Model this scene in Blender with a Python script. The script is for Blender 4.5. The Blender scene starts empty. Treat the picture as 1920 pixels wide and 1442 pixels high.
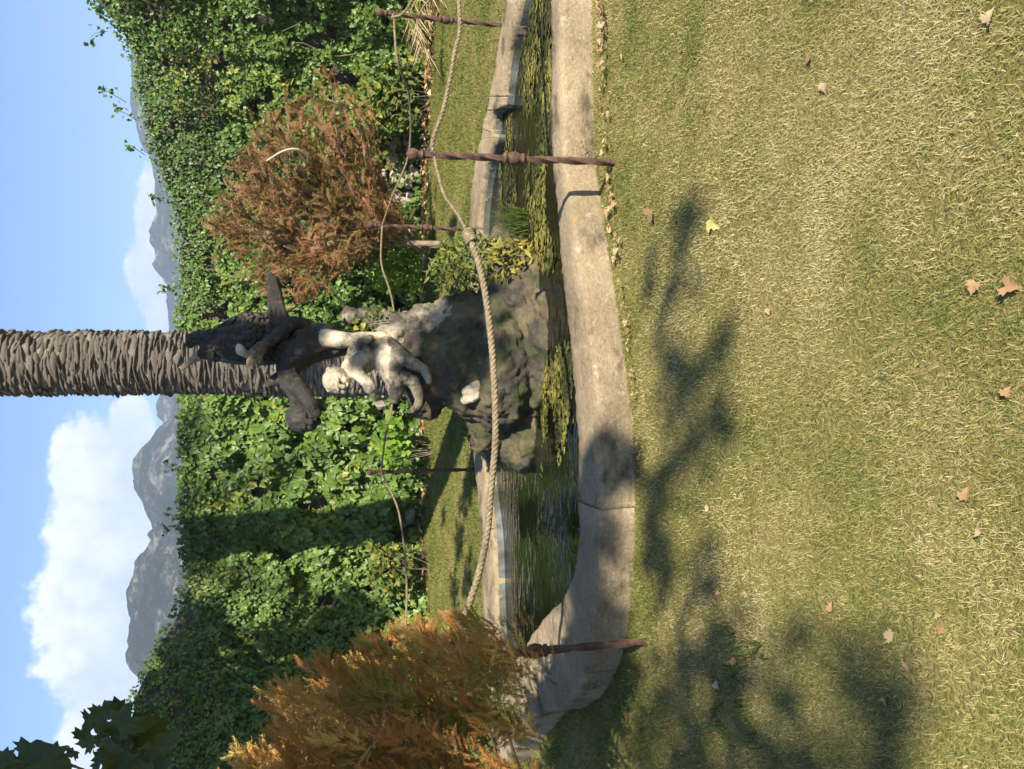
import bpy, bmesh, math, random
import numpy as np
from mathutils import Vector, Matrix, Quaternion

random.seed(7); rng = np.random.default_rng(11)
SC = bpy.context.scene
COL = SC.collection

# ------------------------------------------------------------------ camera
F, CX, CY, EYE = 1443.0, 721.0, 960.0, 1.6          # portrait frame 1442 x 1920, held on its side
PITCH = math.atan(355.0 / F)
cam_d = bpy.data.cameras.new('camera'); cam = bpy.data.objects.new('camera', cam_d); COL.objects.link(cam)
FWD = Vector((0, math.cos(PITCH), -math.sin(PITCH))); UPV = Vector((0, math.sin(PITCH), math.cos(PITCH))); RGT = Vector((1, 0, 0))
M = Matrix.Identity(4)
for i, c in enumerate((-UPV, RGT, -FWD)):            # the phone's picture lies on its side: world up is picture left
    for j in range(3): M[j][i] = c[j]
M.translation = (0, 0, EYE)
cam.matrix_world = M
cam_d.sensor_fit = 'HORIZONTAL'; cam_d.sensor_width = 36.0; cam_d.lens = F / 1920 * 36
cam_d.clip_start = 0.05; cam_d.clip_end = 20000
SC.camera = cam

def ray(X, Y): return FWD + RGT * ((X - CX) / F) + UPV * ((CY - Y) / F)
def at(X, Y, d):
    r = ray(X, Y); return Vector((0, 0, EYE)) + r * (d / r.y)
def gnd(X, Y, z=0.0):
    r = ray(X, Y); return Vector((0, 0, EYE)) + r * ((z - EYE) / r.z)
def proj(P):
    v = Vector(P) - Vector((0, 0, EYE)); f = v.dot(FWD)
    return CX + v.dot(RGT) / f * F, CY - v.dot(UPV) / f * F

# ------------------------------------------------------------------ world, sun, exposure
SUN_AZ, SUN_EL = math.radians(27), math.radians(38)
L = Vector((-math.sin(SUN_AZ) * math.cos(SUN_EL), math.cos(SUN_AZ) * math.cos(SUN_EL), -math.sin(SUN_EL)))
W = bpy.data.worlds.new('World'); SC.world = W; W.use_nodes = True
nt = W.node_tree; N = nt.nodes; K = nt.links
for n in list(N): N.remove(n)
out = N.new('ShaderNodeOutputWorld'); bg = N.new('ShaderNodeBackground'); K.new(bg.outputs[0], out.inputs[0])
sky = N.new('ShaderNodeTexSky'); sky.sky_type = 'NISHITA'; sky.sun_disc = False
sky.sun_elevation = SUN_EL; sky.sun_rotation = math.pi - SUN_AZ; sky.air_density = 1.0; sky.dust_density = 0.3; sky.ozone_density = 2.0
bg.inputs[1].default_value = 0.062
def wm(op, a, b=None, c=None):
    n = N.new('ShaderNodeMath'); n.operation = op
    for i, v in enumerate((a, b, c)):
        if v is None: continue
        if isinstance(v, (int, float)): n.inputs[i].default_value = v
        else: K.new(v, n.inputs[i])
    return n.outputs[0]
tc = N.new('ShaderNodeTexCoord'); sep = N.new('ShaderNodeSeparateXYZ'); K.new(tc.outputs['Generated'], sep.inputs[0])
azn = wm('ARCTAN2', sep.outputs[0], sep.outputs[1]); eln = wm('ARCSINE', sep.outputs[2])
nz = N.new('ShaderNodeTexNoise'); nz.inputs['Scale'].default_value = 11.0; nz.inputs['Detail'].default_value = 10.0; nz.inputs['Roughness'].default_value = 0.67
K.new(tc.outputs['Generated'], nz.inputs['Vector'])
nz2 = N.new('ShaderNodeTexNoise'); nz2.inputs['Scale'].default_value = 2.2; nz2.inputs['Detail'].default_value = 3.0
K.new(tc.outputs['Generated'], nz2.inputs['Vector'])
def ell(X, Y, wx, wy):
    r = ray(X, Y).normalized(); a0 = math.atan2(r.x, r.y); e0 = math.asin(r.z)
    da = wm('MULTIPLY', wm('SUBTRACT', azn, a0), F / wx); de = wm('MULTIPLY', wm('SUBTRACT', eln, e0), F / wy)
    return wm('SUBTRACT', 1.0, wm('SQRT', wm('ADD', wm('MULTIPLY', da, da), wm('MULTIPLY', de, de))))
fld = None
for e in ((330, 215, 170, 120), (450, 200, 150, 95), (235, 220, 150, 110), (560, 175, 100, 75), (120, 225, 150, 85), (0, 240, 180, 90), (-250, 220, 260, 110),
          (640, 245, 60, 40), (930, 285, 85, 45), (1010, 300, 110, 40), (870, 300, 80, 30), (1900, 250, 350, 80)):
    v = ell(*e); fld = v if fld is None else wm('SMOOTH_MAX', fld, v, 0.25)
# the same bank of cumulus goes on round the horizon out of frame
ring = wm('SUBTRACT', wm('SUBTRACT', wm('MULTIPLY', nz2.outputs[0], 1.6), 1.0), wm('MULTIPLY', wm('ABSOLUTE', wm('SUBTRACT', eln, 0.2)), 2.6))
behind = wm('GREATER_THAN', wm('ABSOLUTE', azn), 1.1)
fld = wm('MAXIMUM', fld, wm('SUBTRACT', wm('MULTIPLY', wm('ADD', ring, 1.0), behind), 1.0))
fld = wm('ADD', fld, wm('MULTIPLY', wm('SUBTRACT', nz.outputs[0], 0.5), 1.35))
mr = N.new('ShaderNodeMapRange'); mr.interpolation_type = 'SMOOTHSTEP'; K.new(fld, mr.inputs[0]); mr.inputs[1].default_value = 0.0; mr.inputs[2].default_value = 0.20
# sun side of the cloud is white, its flat base grey blue
lit = N.new('ShaderNodeMapRange'); lit.interpolation_type = 'SMOOTHSTEP'
K.new(wm('ADD', wm('MULTIPLY', eln, 3.0), wm('MULTIPLY', wm('SUBTRACT', nz.outputs[0], 0.5), 1.8)), lit.inputs[0])
lit.inputs[1].default_value = 0.35; lit.inputs[2].default_value = 1.15
cmix = N.new('ShaderNodeMix'); cmix.data_type = 'RGBA'; K.new(lit.outputs[0], cmix.inputs[0])
cmix.inputs[6].default_value = (4.3, 4.9, 6.6, 1); cmix.inputs[7].default_value = (8.0, 8.1, 8.3, 1)
smix = N.new('ShaderNodeMix'); smix.data_type = 'RGBA'; K.new(wm('MULTIPLY', mr.outputs[0], 0.97), smix.inputs[0])
tint = N.new('ShaderNodeMix'); tint.data_type = 'RGBA'; tint.blend_type = 'MULTIPLY'; tint.inputs[0].default_value = 1.0; K.new(sky.outputs[0], tint.inputs[6]); tint.inputs[7].default_value = (0.80, 1.0, 1.28, 1)
K.new(tint.outputs[2], smix.inputs[6]); K.new(cmix.outputs[2], smix.inputs[7]); K.new(smix.outputs[2], bg.inputs[0])

sd = bpy.data.lights.new('sun', 'SUN'); sd.energy = 5.0; sd.angle = math.radians(0.53); sd.color = (1, 0.91, 0.75)
sun = bpy.data.objects.new('sun', sd); COL.objects.link(sun); sun.rotation_euler = L.to_track_quat('-Z', 'Y').to_euler(); sun.location = (10, -20, 30)
SC.view_settings.view_transform = 'Standard'; SC.view_settings.look = 'None'; SC.view_settings.gamma = 1; SC.view_settings.exposure = 1.4
SC.cycles.max_bounces = 8; SC.cycles.transparent_max_bounces = 12; SC.cycles.use_denoising = True

# ------------------------------------------------------------------ helpers
def tag(o, label=None, cat=None, group=None, kind=None):
    if label: o['label'] = label
    if cat: o['category'] = cat
    if group: o['group'] = group
    if kind: o['kind'] = kind
    return o
def empty(name, loc=(0, 0, 0)):
    o = bpy.data.objects.new(name, None); COL.objects.link(o); o.location = loc; o.empty_display_size = 0.1; return o
def adopt(o, parent):
    if parent is not None:
        o.parent = parent; o.matrix_parent_inverse = Matrix.Translation(-parent.location)
def link(name, me, mat=None, parent=None, smooth=False):
    if mat is not None and not me.materials: me.materials.append(mat)
    o = bpy.data.objects.new(name, me); COL.objects.link(o); adopt(o, parent)
    if smooth: me.polygons.foreach_set('use_smooth', np.ones(len(me.polygons), bool))
    return o
def mesh_np(name, V, Fc, rnd=None, extra=None):
    V = np.asarray(V, np.float32); Fc = np.asarray(Fc, np.int32); me = bpy.data.meshes.new(name)
    me.vertices.add(len(V)); me.vertices.foreach_set('co', V.ravel())
    k = Fc.shape[1]; me.loops.add(Fc.size); me.loops.foreach_set('vertex_index', Fc.ravel())
    me.polygons.add(len(Fc)); me.polygons.foreach_set('loop_start', np.arange(0, Fc.size, k, dtype=np.int32))
    me.update(calc_edges=True)
    if rnd is not None:
        a = me.attributes.new('rnd', 'FLOAT', 'POINT'); a.data.foreach_set('value', np.asarray(rnd, np.float32))
    return me
def bm_obj(name, bm, mat=None, parent=None, smooth=False):
    me = bpy.data.meshes.new(name); bm.normal_update(); bm.to_mesh(me); bm.free(); return link(name, me, mat, parent, smooth)
def unit(v): return v / np.maximum(np.linalg.norm(v, axis=-1, keepdims=True), 1e-9)
def frames(zd, xd):
    """rotation matrices whose third column follows zd and first column is near xd"""
    z = unit(zd); x = unit(xd - (xd * z).sum(-1, keepdims=True) * z); y = np.cross(z, x); return np.stack([x, y, z], -1)
def scatter(tv, tf, P, R, S):
    """copies of a template (tv, tf) at P with rotation R and size S -> vertices, faces"""
    n, m = len(P), len(tv); S = np.asarray(S)
    if S.ndim == 1: S = np.repeat(S[:, None], 3, 1)
    V = np.einsum('nij,nmj->nmi', R, tv[None] * S[:, None, :]) + P[:, None, :]
    Fc = tf[None] + (np.arange(n) * m)[:, None, None]
    return V.reshape(-1, 3), Fc.reshape(-1, tf.shape[1])
def _h(ix, iy, iz, s):
    h = (ix.astype(np.int64) * 374761393 + iy.astype(np.int64) * 668265263 + iz.astype(np.int64) * 2147483647 + s * 974711) & 0x7fffffff
    h = ((h ^ (h >> 13)) * 1274126177) & 0x7fffffff; h = h ^ (h >> 16); return (h & 0xffff) / 65535.0
def vnoise(P, s=0):
    P = np.asarray(P, float); i = np.floor(P).astype(np.int64); f = P - i; f = f * f * (3 - 2 * f); r = 0
    for a in (0, 1):
        for b in (0, 1):
            for c in (0, 1):
                w = (f[..., 0] if a else 1 - f[..., 0]) * (f[..., 1] if b else 1 - f[..., 1]) * (f[..., 2] if c else 1 - f[..., 2])
                r = r + w * _h(i[..., 0] + a, i[..., 1] + b, i[..., 2] + c, s)
    return r
def fbm(P, o=4, s=0):
    r = 0; a = 0.5; P = np.asarray(P, float)
    for k in range(o): r = r + a * vnoise(P * 2 ** k, s + k); a *= 0.5
    return r / (1 - 0.5 ** o)
def crom(pts, n):
    """smooth open curve through pts, n samples a span"""
    P = [np.array(p, float) for p in pts]; P = [2 * P[0] - P[1]] + P + [2 * P[-1] - P[-2]]; o = []
    for i in range(1, len(P) - 2):
        for t in np.linspace(0, 1, n, endpoint=False):
            a, b, c, d = P[i - 1:i + 3]
            o.append(0.5 * (2 * b + (c - a) * t + (2 * a - 5 * b + 4 * c - d) * t * t + (3 * b - a - 3 * c + d) * t ** 3))
    o.append(P[-2]); return np.array(o)
def tube_np(path, rad, sides=6, cap=True):
    path = np.asarray(path, float); n = len(path); rad = np.broadcast_to(np.asarray(rad, float), (n,))
    t = np.gradient(path, axis=0); t = unit(t); ref = np.array([0.31, 0.17, 0.93]) if abs(t[:, 2]).mean() < 0.8 else np.array([1.0, 0.1, 0.0])
    u = unit(np.cross(t, ref)); v = np.cross(t, u); a = np.linspace(0, 2 * np.pi, sides, endpoint=False)
    V = (path[:, None] + rad[:, None, None] * (np.cos(a)[None, :, None] * u[:, None] + np.sin(a)[None, :, None] * v[:, None])).reshape(-1, 3)
    i, j = np.meshgrid(np.arange(n - 1), np.arange(sides), indexing='ij'); j2 = (j + 1) % sides
    Fc = np.stack([i * sides + j, i * sides + j2, (i + 1) * sides + j2, (i + 1) * sides + j], -1).reshape(-1, 4)
    return V, Fc
def merge(lst):
    V, Fc, o = [], [], 0
    for v, f in lst: V.append(v); Fc.append(f + o); o += len(v)
    return np.concatenate(V), np.concatenate(Fc)

# ------------------------------------------------------------------ materials
class Mat:
    def __init__(s, name, rough=0.8, spec=0.3):
        s.m = bpy.data.materials.new(name); s.m.use_nodes = True; s.N = s.m.node_tree.nodes; s.K = s.m.node_tree.links
        s.b = s.N['Principled BSDF']; s.o = s.N['Material Output']
        s.b.inputs['Roughness'].default_value = rough; s.b.inputs['Specular IOR Level'].default_value = spec
    def put(s, v, sock):
        if isinstance(v, (int, float)): sock.default_value = v
        elif isinstance(v, (tuple, list)): sock.default_value = tuple(v) + ((1,) if len(v) == 3 and sock.type == 'RGBA' else ())
        else: s.K.new(v, sock)
    def noise(s, scale, detail=4, rough=0.55, coord='Object', stretch=None, dist=0.0):
        n = s.N.new('ShaderNodeTexNoise'); t = s.N.new('ShaderNodeTexCoord'); v = t.outputs[coord]
        if coord == 'World': pass
        if stretch:
            mp = s.N.new('ShaderNodeMapping'); mp.inputs['Scale'].default_value = stretch; s.K.new(v, mp.inputs[0]); v = mp.outputs[0]
        s.K.new(v, n.inputs['Vector']); n.inputs['Scale'].default_value = scale; n.inputs['Detail'].default_value = detail
        n.inputs['Roughness'].default_value = rough; n.inputs['Distortion'].default_value = dist; return n.outputs[0]
    def attr(s, name='rnd'):
        n = s.N.new('ShaderNodeAttribute'); n.attribute_name = name; return n.outputs['Fac']
    def orand(s): return s.N.new('ShaderNodeObjectInfo').outputs['Random']
    def ramp(s, f, stops):
        r = s.N.new('ShaderNodeValToRGB'); s.K.new(f, r.inputs[0]); e = r.color_ramp.elements
        while len(e) < len(stops): e.new(0.5)
        for q, (p, c) in zip(e, stops): q.position = p; q.color = (tuple(c) + (1,)) if not isinstance(c, (int, float)) else (c, c, c, 1)
        return r.outputs[0]
    def mix(s, f, a, b, mode='MIX'):
        n = s.N.new('ShaderNodeMix'); n.data_type = 'RGBA'; n.blend_type = mode; s.put(f, n.inputs[0]); s.put(a, n.inputs[6]); s.put(b, n.inputs[7]); return n.outputs[2]
    def math(s, op, a, b=0.0):
        n = s.N.new('ShaderNodeMath'); n.operation = op; s.put(a, n.inputs[0]); s.put(b, n.inputs[1]); return n.outputs[0]
    def color(s, c): s.put(c, s.b.inputs['Base Color']); s.c = c; return s
    def bump(s, h, strength=0.4, dist=0.01):
        n = s.N.new('ShaderNodeBump'); n.inputs['Strength'].default_value = strength; n.inputs['Distance'].default_value = dist
        s.K.new(h, n.inputs['Height']); s.K.new(n.outputs[0], s.b.inputs['Normal']); return s
    def translucent(s, amt=0.3, gain=1.3):
        t = s.N.new('ShaderNodeBsdfTranslucent'); s.put(s.mix(1.0, s.c, (gain, gain * 1.05, gain * 0.7), 'MULTIPLY'), t.inputs[0])
        m = s.N.new('ShaderNodeMixShader'); m.inputs[0].default_value = amt; s.K.new(s.b.outputs[0], m.inputs[1]); s.K.new(t.outputs[0], m.inputs[2])
        s.K.new(m.outputs[0], s.o.inputs[0]); return s

def make_mats():
    D = {}
    m = Mat('lawn_soil', 0.95, 0.1); c = m.ramp(m.noise(1.1, 5, 0.6), [(0.35, (0.14, 0.14, 0.04)), (0.62, (0.25, 0.205, 0.09))])
    c = m.mix(0.55, c, m.ramp(m.noise(45, 3), [(0.3, (0.35, 0.33, 0.25)), (0.7, (1.3, 1.25, 1.1))]), 'MULTIPLY'); m.color(c).bump(m.noise(60, 4), 0.8, 0.02); D['soil'] = m.m
    m = Mat('grass_blades', 0.55, 0.35); f = m.attr()
    m.color(m.ramp(f, [(0.0, (0.05, 0.09, 0.015)), (0.22, (0.13, 0.17, 0.03)), (0.42, (0.23, 0.225, 0.06)), (0.62, (0.38, 0.32, 0.13)), (1.0, (0.58, 0.49, 0.28))])).translucent(0.25); D['grass'] = m.m
    m = Mat('far_grass_blades', 0.55, 0.3); patch = m.ramp(m.noise(0.9, 4, 0.6), [(0.4, (0.0,) * 3), (0.65, (1.0,) * 3)])
    f = m.math('ADD', m.math('MULTIPLY', m.attr(), 0.55), m.math('MULTIPLY', patch, 0.35))
    m.color(m.ramp(f, [(0.0, (0.05, 0.095, 0.012)), (0.35, (0.12, 0.165, 0.025)), (0.6, (0.20, 0.20, 0.055)), (1.0, (0.38, 0.31, 0.14))])).translucent(0.3); D['fgrass'] = m.m
    m = Mat('ivy_leaf', 0.46, 0.4)
    m.color(m.ramp(m.attr(), [(0.0, (0.042, 0.082, 0.020)), (0.35, (0.076, 0.140, 0.026)), (0.7, (0.125, 0.20, 0.035)), (0.9, (0.18, 0.245, 0.045)), (1.0, (0.27, 0.27, 0.05))])).translucent(0.22, 1.6); D['ivy'] = m.m
    m = Mat('ivy_leaf_single', 0.44, 0.4)
    m.color(m.ramp(m.orand(), [(0.0, (0.072, 0.135, 0.028)), (0.6, (0.12, 0.20, 0.036)), (1.0, (0.18, 0.245, 0.045))])).translucent(0.22, 1.6); D['ivy1'] = m.m
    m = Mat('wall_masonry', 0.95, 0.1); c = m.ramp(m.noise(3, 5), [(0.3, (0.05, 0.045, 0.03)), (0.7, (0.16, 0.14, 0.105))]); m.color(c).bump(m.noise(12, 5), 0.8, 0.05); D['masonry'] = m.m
    m = Mat('wall_stone', 0.9, 0.2); c = m.ramp(m.noise(6, 5), [(0.3, (0.30, 0.26, 0.20)), (0.7, (0.52, 0.46, 0.37))]); c = m.mix(0.35, c, m.ramp(m.orand(), [(0, (0.25, 0.22, 0.17)), (1, (0.6, 0.55, 0.46))])); m.color(c).bump(m.noise(25, 5), 0.6, 0.02); D['stone'] = m.m
    m = Mat('pool_coping', 0.88, 0.25)
    c = m.ramp(m.noise(2.2, 6, 0.62), [(0.28, (0.21, 0.165, 0.10)), (0.55, (0.35, 0.275, 0.18)), (0.8, (0.50, 0.40, 0.275))])
    c = m.mix(m.ramp(m.noise(14, 4, 0.6), [(0.60, (0,) * 3), (0.72, (0.75,) * 3)]), c, (0.47, 0.42, 0.31))
    c = m.mix(m.ramp(m.noise(3.3, 5, 0.6, stretch=(1, 1, 1.7)), [(0.55, (0,) * 3), (0.66, (0.8,) * 3)]), c, (0.075, 0.062, 0.04))
    c = m.mix(0.5, c, m.ramp(m.noise(55, 4, 0.7), [(0.3, (0.45, 0.42, 0.36)), (0.65, (1.15, 1.12, 1.05))]), 'MULTIPLY')
    c = m.mix(m.ramp(m.noise(9.0, 3, 0.5, stretch=(1, 1, 2)), [(0.68, (0,) * 3), (0.74, (0.7,) * 3)]), c, (0.33, 0.24, 0.06))
    m.color(c).bump(m.noise(24, 8, 0.72), 0.9, 0.025); D['coping'] = m.m
    m = Mat('basin_plaster', 0.8, 0.3); c = m.ramp(m.noise(6, 6, .65, stretch=(1, 1, .6)), [(0.34, (0.06, 0.06, 0.045)), (0.5, (0.10, 0.105, 0.09)), (0.64, (0.16, 0.175, 0.17)), (0.8, (0.20, 0.17, 0.125))]); m.color(c).bump(m.noise(30, 4), 0.4, 0.01); D['plaster'] = m.m
    m = Mat('pool_algae', 0.9, 0.1); sx = m.N.new('ShaderNodeSeparateXYZ'); m.K.new(m.N.new('ShaderNodeTexCoord').outputs['Object'], sx.inputs[0]); gx = m.math('SUBTRACT', m.math('MULTIPLY', sx.outputs[0], .10), .06); c = m.ramp(m.math('ADD', m.noise(3.0, 6, 0.62, stretch=(0.6, 2.4, 1), dist=0.8), gx), [(0.36, (0.016, 0.02, 0.006)), (0.52, (0.11, 0.115, 0.016)), (0.64, (0.36, 0.34, 0.04))]); m.color(c).bump(m.noise(15, 4), 0.6, 0.03); D['algae'] = m.m
    m = Mat('algae_skin', 0.6, 0.3); m.color(m.ramp(m.attr(), [(0, (0.02, 0.024, 0.007)), (.4, (0.055, 0.056, 0.013)), (.75, (0.12, 0.11, 0.022)), (1, (0.25, 0.21, 0.042))])); D['algae_skin'] = m.m
    # water: clear film over the algae, mirror by its own Fresnel
    m = Mat('pool_water'); m.N.remove(m.b)
    tr = m.N.new('ShaderNodeBsdfTransparent'); tr.inputs[0].default_value = (0.80, 0.82, 0.55, 1)
    gl = m.N.new('ShaderNodeBsdfGlossy'); gl.inputs['Roughness'].default_value = 0.03; gl.inputs[0].default_value = (0.9, 0.95, 1, 1)
    df = m.N.new('ShaderNodeBsdfDiffuse'); df.inputs[0].default_value = (0.03, 0.038, 0.014, 1)
    fr = m.N.new('ShaderNodeFresnel'); fr.inputs[0].default_value = 1.48
    bp = m.N.new('ShaderNodeBump'); bp.inputs['Strength'].default_value = 0.6; bp.inputs['Distance'].default_value = 0.02
    m.K.new(m.math('MULTIPLY', m.noise(8, 3, 0.5, stretch=(1, 1.9, 1)), m.ramp(m.noise(1.6, 2), [(.38, (.3,) * 3), (.55, (1,) * 3)])), bp.inputs['Height'])
    for q in (gl, fr): m.K.new(bp.outputs[0], q.inputs['Normal'])
    m0 = m.N.new('ShaderNodeMixShader'); m0.inputs[0].default_value = 0.14; m.K.new(tr.outputs[0], m0.inputs[1]); m.K.new(df.outputs[0], m0.inputs[2])
    m1 = m.N.new('ShaderNodeMixShader'); m.K.new(fr.outputs[0], m1.inputs[0]); m.K.new(m0.outputs[0], m1.inputs[1]); m.K.new(gl.outputs[0], m1.inputs[2]); m.K.new(m1.outputs[0], m.o.inputs[0]); D['water'] = m.m
    m = Mat('rusty_iron', 0.75, 0.35); c = m.ramp(m.noise(40, 5), [(0.3, (0.04, 0.024, 0.018)), (0.6, (0.11, 0.06, 0.04)), (0.8, (0.18, 0.105, 0.07))]); m.color(c).bump(m.noise(90, 4), 0.6, 0.005); D['iron'] = m.m
    m = Mat('hemp_rope', 0.95, 0.1); c = m.ramp(m.noise(60, 4), [(0.3, (0.12, 0.092, 0.055)), (0.7, (0.29, 0.235, 0.155))]); m.color(c).bump(m.noise(300, 3, stretch=(1, 1, 1)), 0.5, 0.003); D['rope'] = m.m
    def statue(name, crust_shade, moss, dim=1.0, scales=False, dark=(0.045, 0.04, 0.034), gloss=.85):
        m = Mat(name, gloss, .3)
        c = m.ramp(m.noise(5, 6, 0.6), [(0.3, (0.34, 0.28, 0.21)), (0.6, (0.58, 0.52, 0.43)), (0.8, (0.68, 0.63, 0.55))])
        c = m.mix(1.0, c, (dim, dim * (.97 if dim > .4 else .88), dim * (.86 if dim > .4 else .6)), 'MULTIPLY')
        g = m.math('ADD', m.noise(3.2, 6, 0.65), crust_shade)
        c = m.mix(m.ramp(g, [(0.47, (0,) * 3), (0.62, (0.95,) * 3)]), c, dark)
        c = m.mix(m.ramp(m.noise(16, 5, .65, stretch=(1, 1, .3)), [(.54, (0,) * 3), (.66, (.7,) * 3)]), c, (.10, .082, .06))     # grime runs
        g2 = m.math('ADD', m.noise(6.5, 5, 0.6), moss)
        c = m.mix(m.ramp(g2, [(0.56, (0,) * 3), (0.68, (0.85,) * 3)]), c, (0.045, 0.058, 0.018))
        h = m.math('ADD', m.noise(30, 8, 0.72), m.math('MULTIPLY', m.noise(9, 4, .6), 1.5))
        if scales:
            vo = m.N.new('ShaderNodeTexVoronoi'); vo.inputs['Scale'].default_value = 34; m.K.new(m.N.new('ShaderNodeTexCoord').outputs['Object'], vo.inputs['Vector']); h = m.math('SUBTRACT', h, m.math('MULTIPLY', vo.outputs[0], 2.2))
        m.color(c).bump(h, 1.0, 0.018); return m.m
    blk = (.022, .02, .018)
    D['st_fish'] = statue('shaded_dark_scales', 0.26, -0.09, .5, True, blk, .55); D['st_pale'] = statue('pale_stone', -0.035, -0.10, .95); D['st_dark'] = statue('shaded_dark_stone', 0.22, -0.08, .55, False, blk, .6)  # fish and upper child: dark weathering and tree shade both put into the colour
    D['st_rock'] = statue('mossy_rock', 0.06, 0.08, .26); D['st_grey'] = statue('grey_rock', 0.03, 0.0, .62)
    m = Mat('palm_bark', 0.9, 0.2); c = m.ramp(m.noise(14, 8, 0.75, coord='Object', stretch=(1, 1, 2.5)), [(0.30, (0.072, 0.061, 0.052)), (0.55, (0.195, 0.168, 0.143)), (0.8, (0.38, 0.34, 0.30))]); m.color(c).bump(m.noise(40, 5, stretch=(2, 2, 0.7)), 0.8, 0.02); D['palm'] = m.m
    m = Mat('palm_frond', 0.5, 0.4); m.color(m.ramp(m.attr(), [(0, (0.05, 0.08, 0.02)), (1, (0.12, 0.15, 0.04))])).translucent(0.2); D['frond'] = m.m
    m = Mat('dry_frond', 0.8, 0.2); m.color(m.ramp(m.attr(), [(0, (0.26, 0.19, 0.10)), (1, (0.52, 0.41, 0.24))])).translucent(0.2); D['dryfrond'] = m.m
    m = Mat('cypress_needles', 0.65, 0.25)
    m.color(m.ramp(m.attr(), [(0.0, (0.085, 0.095, 0.026)), (0.35, (0.23, 0.19, 0.045)), (0.6, (0.37, 0.21, 0.055)), (0.82, (0.40, 0.15, 0.05)), (1.0, (0.55, 0.37, 0.11))])).translucent(0.35, 1.25); D['cypress'] = m.m
    m = Mat('russet_needles', 0.7, 0.2)
    m.color(m.ramp(m.attr(), [(0.0, (0.10, 0.075, 0.026)), (0.4, (0.20, 0.125, 0.05)), (0.75, (0.28, 0.13, 0.068)), (1.0, (0.26, 0.20, 0.075))])).translucent(0.3, 1.2); D['russet'] = m.m
    m = Mat('grey_bark', 0.9, 0.2); m.color(m.ramp(m.noise(14, 5, stretch=(1, 1, 0.3)), [(0.3, (0.10, 0.075, 0.05)), (0.7, (0.27, 0.215, 0.16))])).bump(m.noise(30, 4, stretch=(1, 1, 0.3)), 0.6, 0.02); D['bark'] = m.m
    m = Mat('plane_leaf', 0.5, 0.35); m.color(m.ramp(m.attr(), [(0, (0.03, 0.055, 0.015)), (0.7, (0.06, 0.09, 0.022)), (1, (0.16, 0.12, 0.03))])).translucent(0.2, 1.2); D['plane'] = m.m
    m = Mat('lime_leaf', 0.5, 0.35); m.color(m.ramp(m.attr(), [(0, (0.06, 0.14, 0.015)), (1, (0.20, 0.32, 0.03))])).translucent(0.3, 1.4); D['lime'] = m.m
    m = Mat('herb_leaf', 0.55, 0.3); m.color(m.ramp(m.attr(), [(0, (0.05, 0.085, 0.02)), (0.6, (0.12, 0.15, 0.03)), (1, (0.34, 0.30, 0.05))])).translucent(0.3, 1.3); D['herb'] = m.m
    m = Mat('yellow_leaf', 0.55, 0.3); m.color(m.ramp(m.attr(), [(0, (0.11, 0.12, 0.02)), (1, (0.36, 0.29, 0.05))])).translucent(0.3, 1.2); D['yellow'] = m.m
    m = Mat('dry_leaf', 0.7, 0.25); c = m.ramp(m.orand(), [(0, (0.36, 0.22, 0.115)), (0.5, (0.48, 0.33, 0.18)), (1, (0.58, 0.45, 0.27))]); c = m.mix(0.4, c, m.ramp(m.noise(30, 3), [(0.3, (0.5, 0.45, 0.4)), (0.7, (1.2, 1.15, 1.05))]), 'MULTIPLY'); m.color(c).translucent(0.2, 1.1); D['dry'] = m.m
    m = Mat('pale_yellow_leaf', 0.6, 0.3); m.color((0.62, 0.55, 0.20)).translucent(0.25, 1.1); D['paley'] = m.m
    m = Mat('litter', 0.8, 0.2); m.color(m.ramp(m.attr(), [(0, (0.12, 0.065, 0.035)), (0.5, (0.36, 0.20, 0.10)), (1, (0.50, 0.36, 0.22))])); D['litter'] = m.m
    m = Mat('mountain', 0.95, 0.1)
    c = m.ramp(m.noise(0.03, 12, 0.78, stretch=(1, 1, 1.5)), [(0.48, (0.012, 0.018, 0.012)), (0.54, (0.03, 0.032, 0.027)), (0.62, (0.19, 0.175, 0.155))]); m.color(c).bump(m.noise(0.05, 9, 0.7), 1.0, 9.0); D['hill'] = m.m
    return D
MT = make_mats()

# ------------------------------------------------------------------ leaf templates (x across, y along, z up)
def fan(outline, mid, fold=0.0, droop=0.0):
    V = [(0, mid, 0)] + [(x, y, fold * abs(x) - droop * y * y) for x, y in outline]
    n = len(outline); Fc = [(0, 1 + i, 1 + (i + 1) % n) for i in range(n)]
    return np.array(V, float), np.array(Fc)
IVY = fan([(0, 0), (0.30, -0.12), (0.52, 0.22), (0.30, 0.42), (0.26, 0.72), (0, 1.0), (-0.26, 0.72), (-0.30, 0.42), (-0.52, 0.22), (-0.30, -0.12)], 0.3, 0.25, 0.18)
IVYS = (np.array([(0, 0, 0), (0.42, 0.3, 0.08), (0.25, 0.68, 0.02), (0, 1, -0.18), (-0.25, 0.68, 0.02), (-0.42, 0.3, 0.08)]), np.array([(0, 1, 2), (0, 2, 3), (0, 3, 4), (0, 4, 5)]))
half = [(0.0, 0.0), (0.12, -0.06), (0.34, -0.16), (0.36, 0.0), (0.62, 0.10), (0.50, 0.22), (0.66, 0.42), (0.46, 0.42), (0.30, 0.40), (0.34, 0.62), (0.24, 0.72), (0.16, 0.78)]
MAPLE = fan(half + [(0.0, 1.08)] + [(-x, y) for x, y in half[:0:-1]], 0.25, 0.12, 0.12)
LANCE = (np.array([(0, 0, 0), (0.16, 0.35, 0.05), (0, 1, -0.15), (-0.16, 0.35, 0.05)]), np.array([(0, 1, 2), (0, 2, 3)]))
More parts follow.
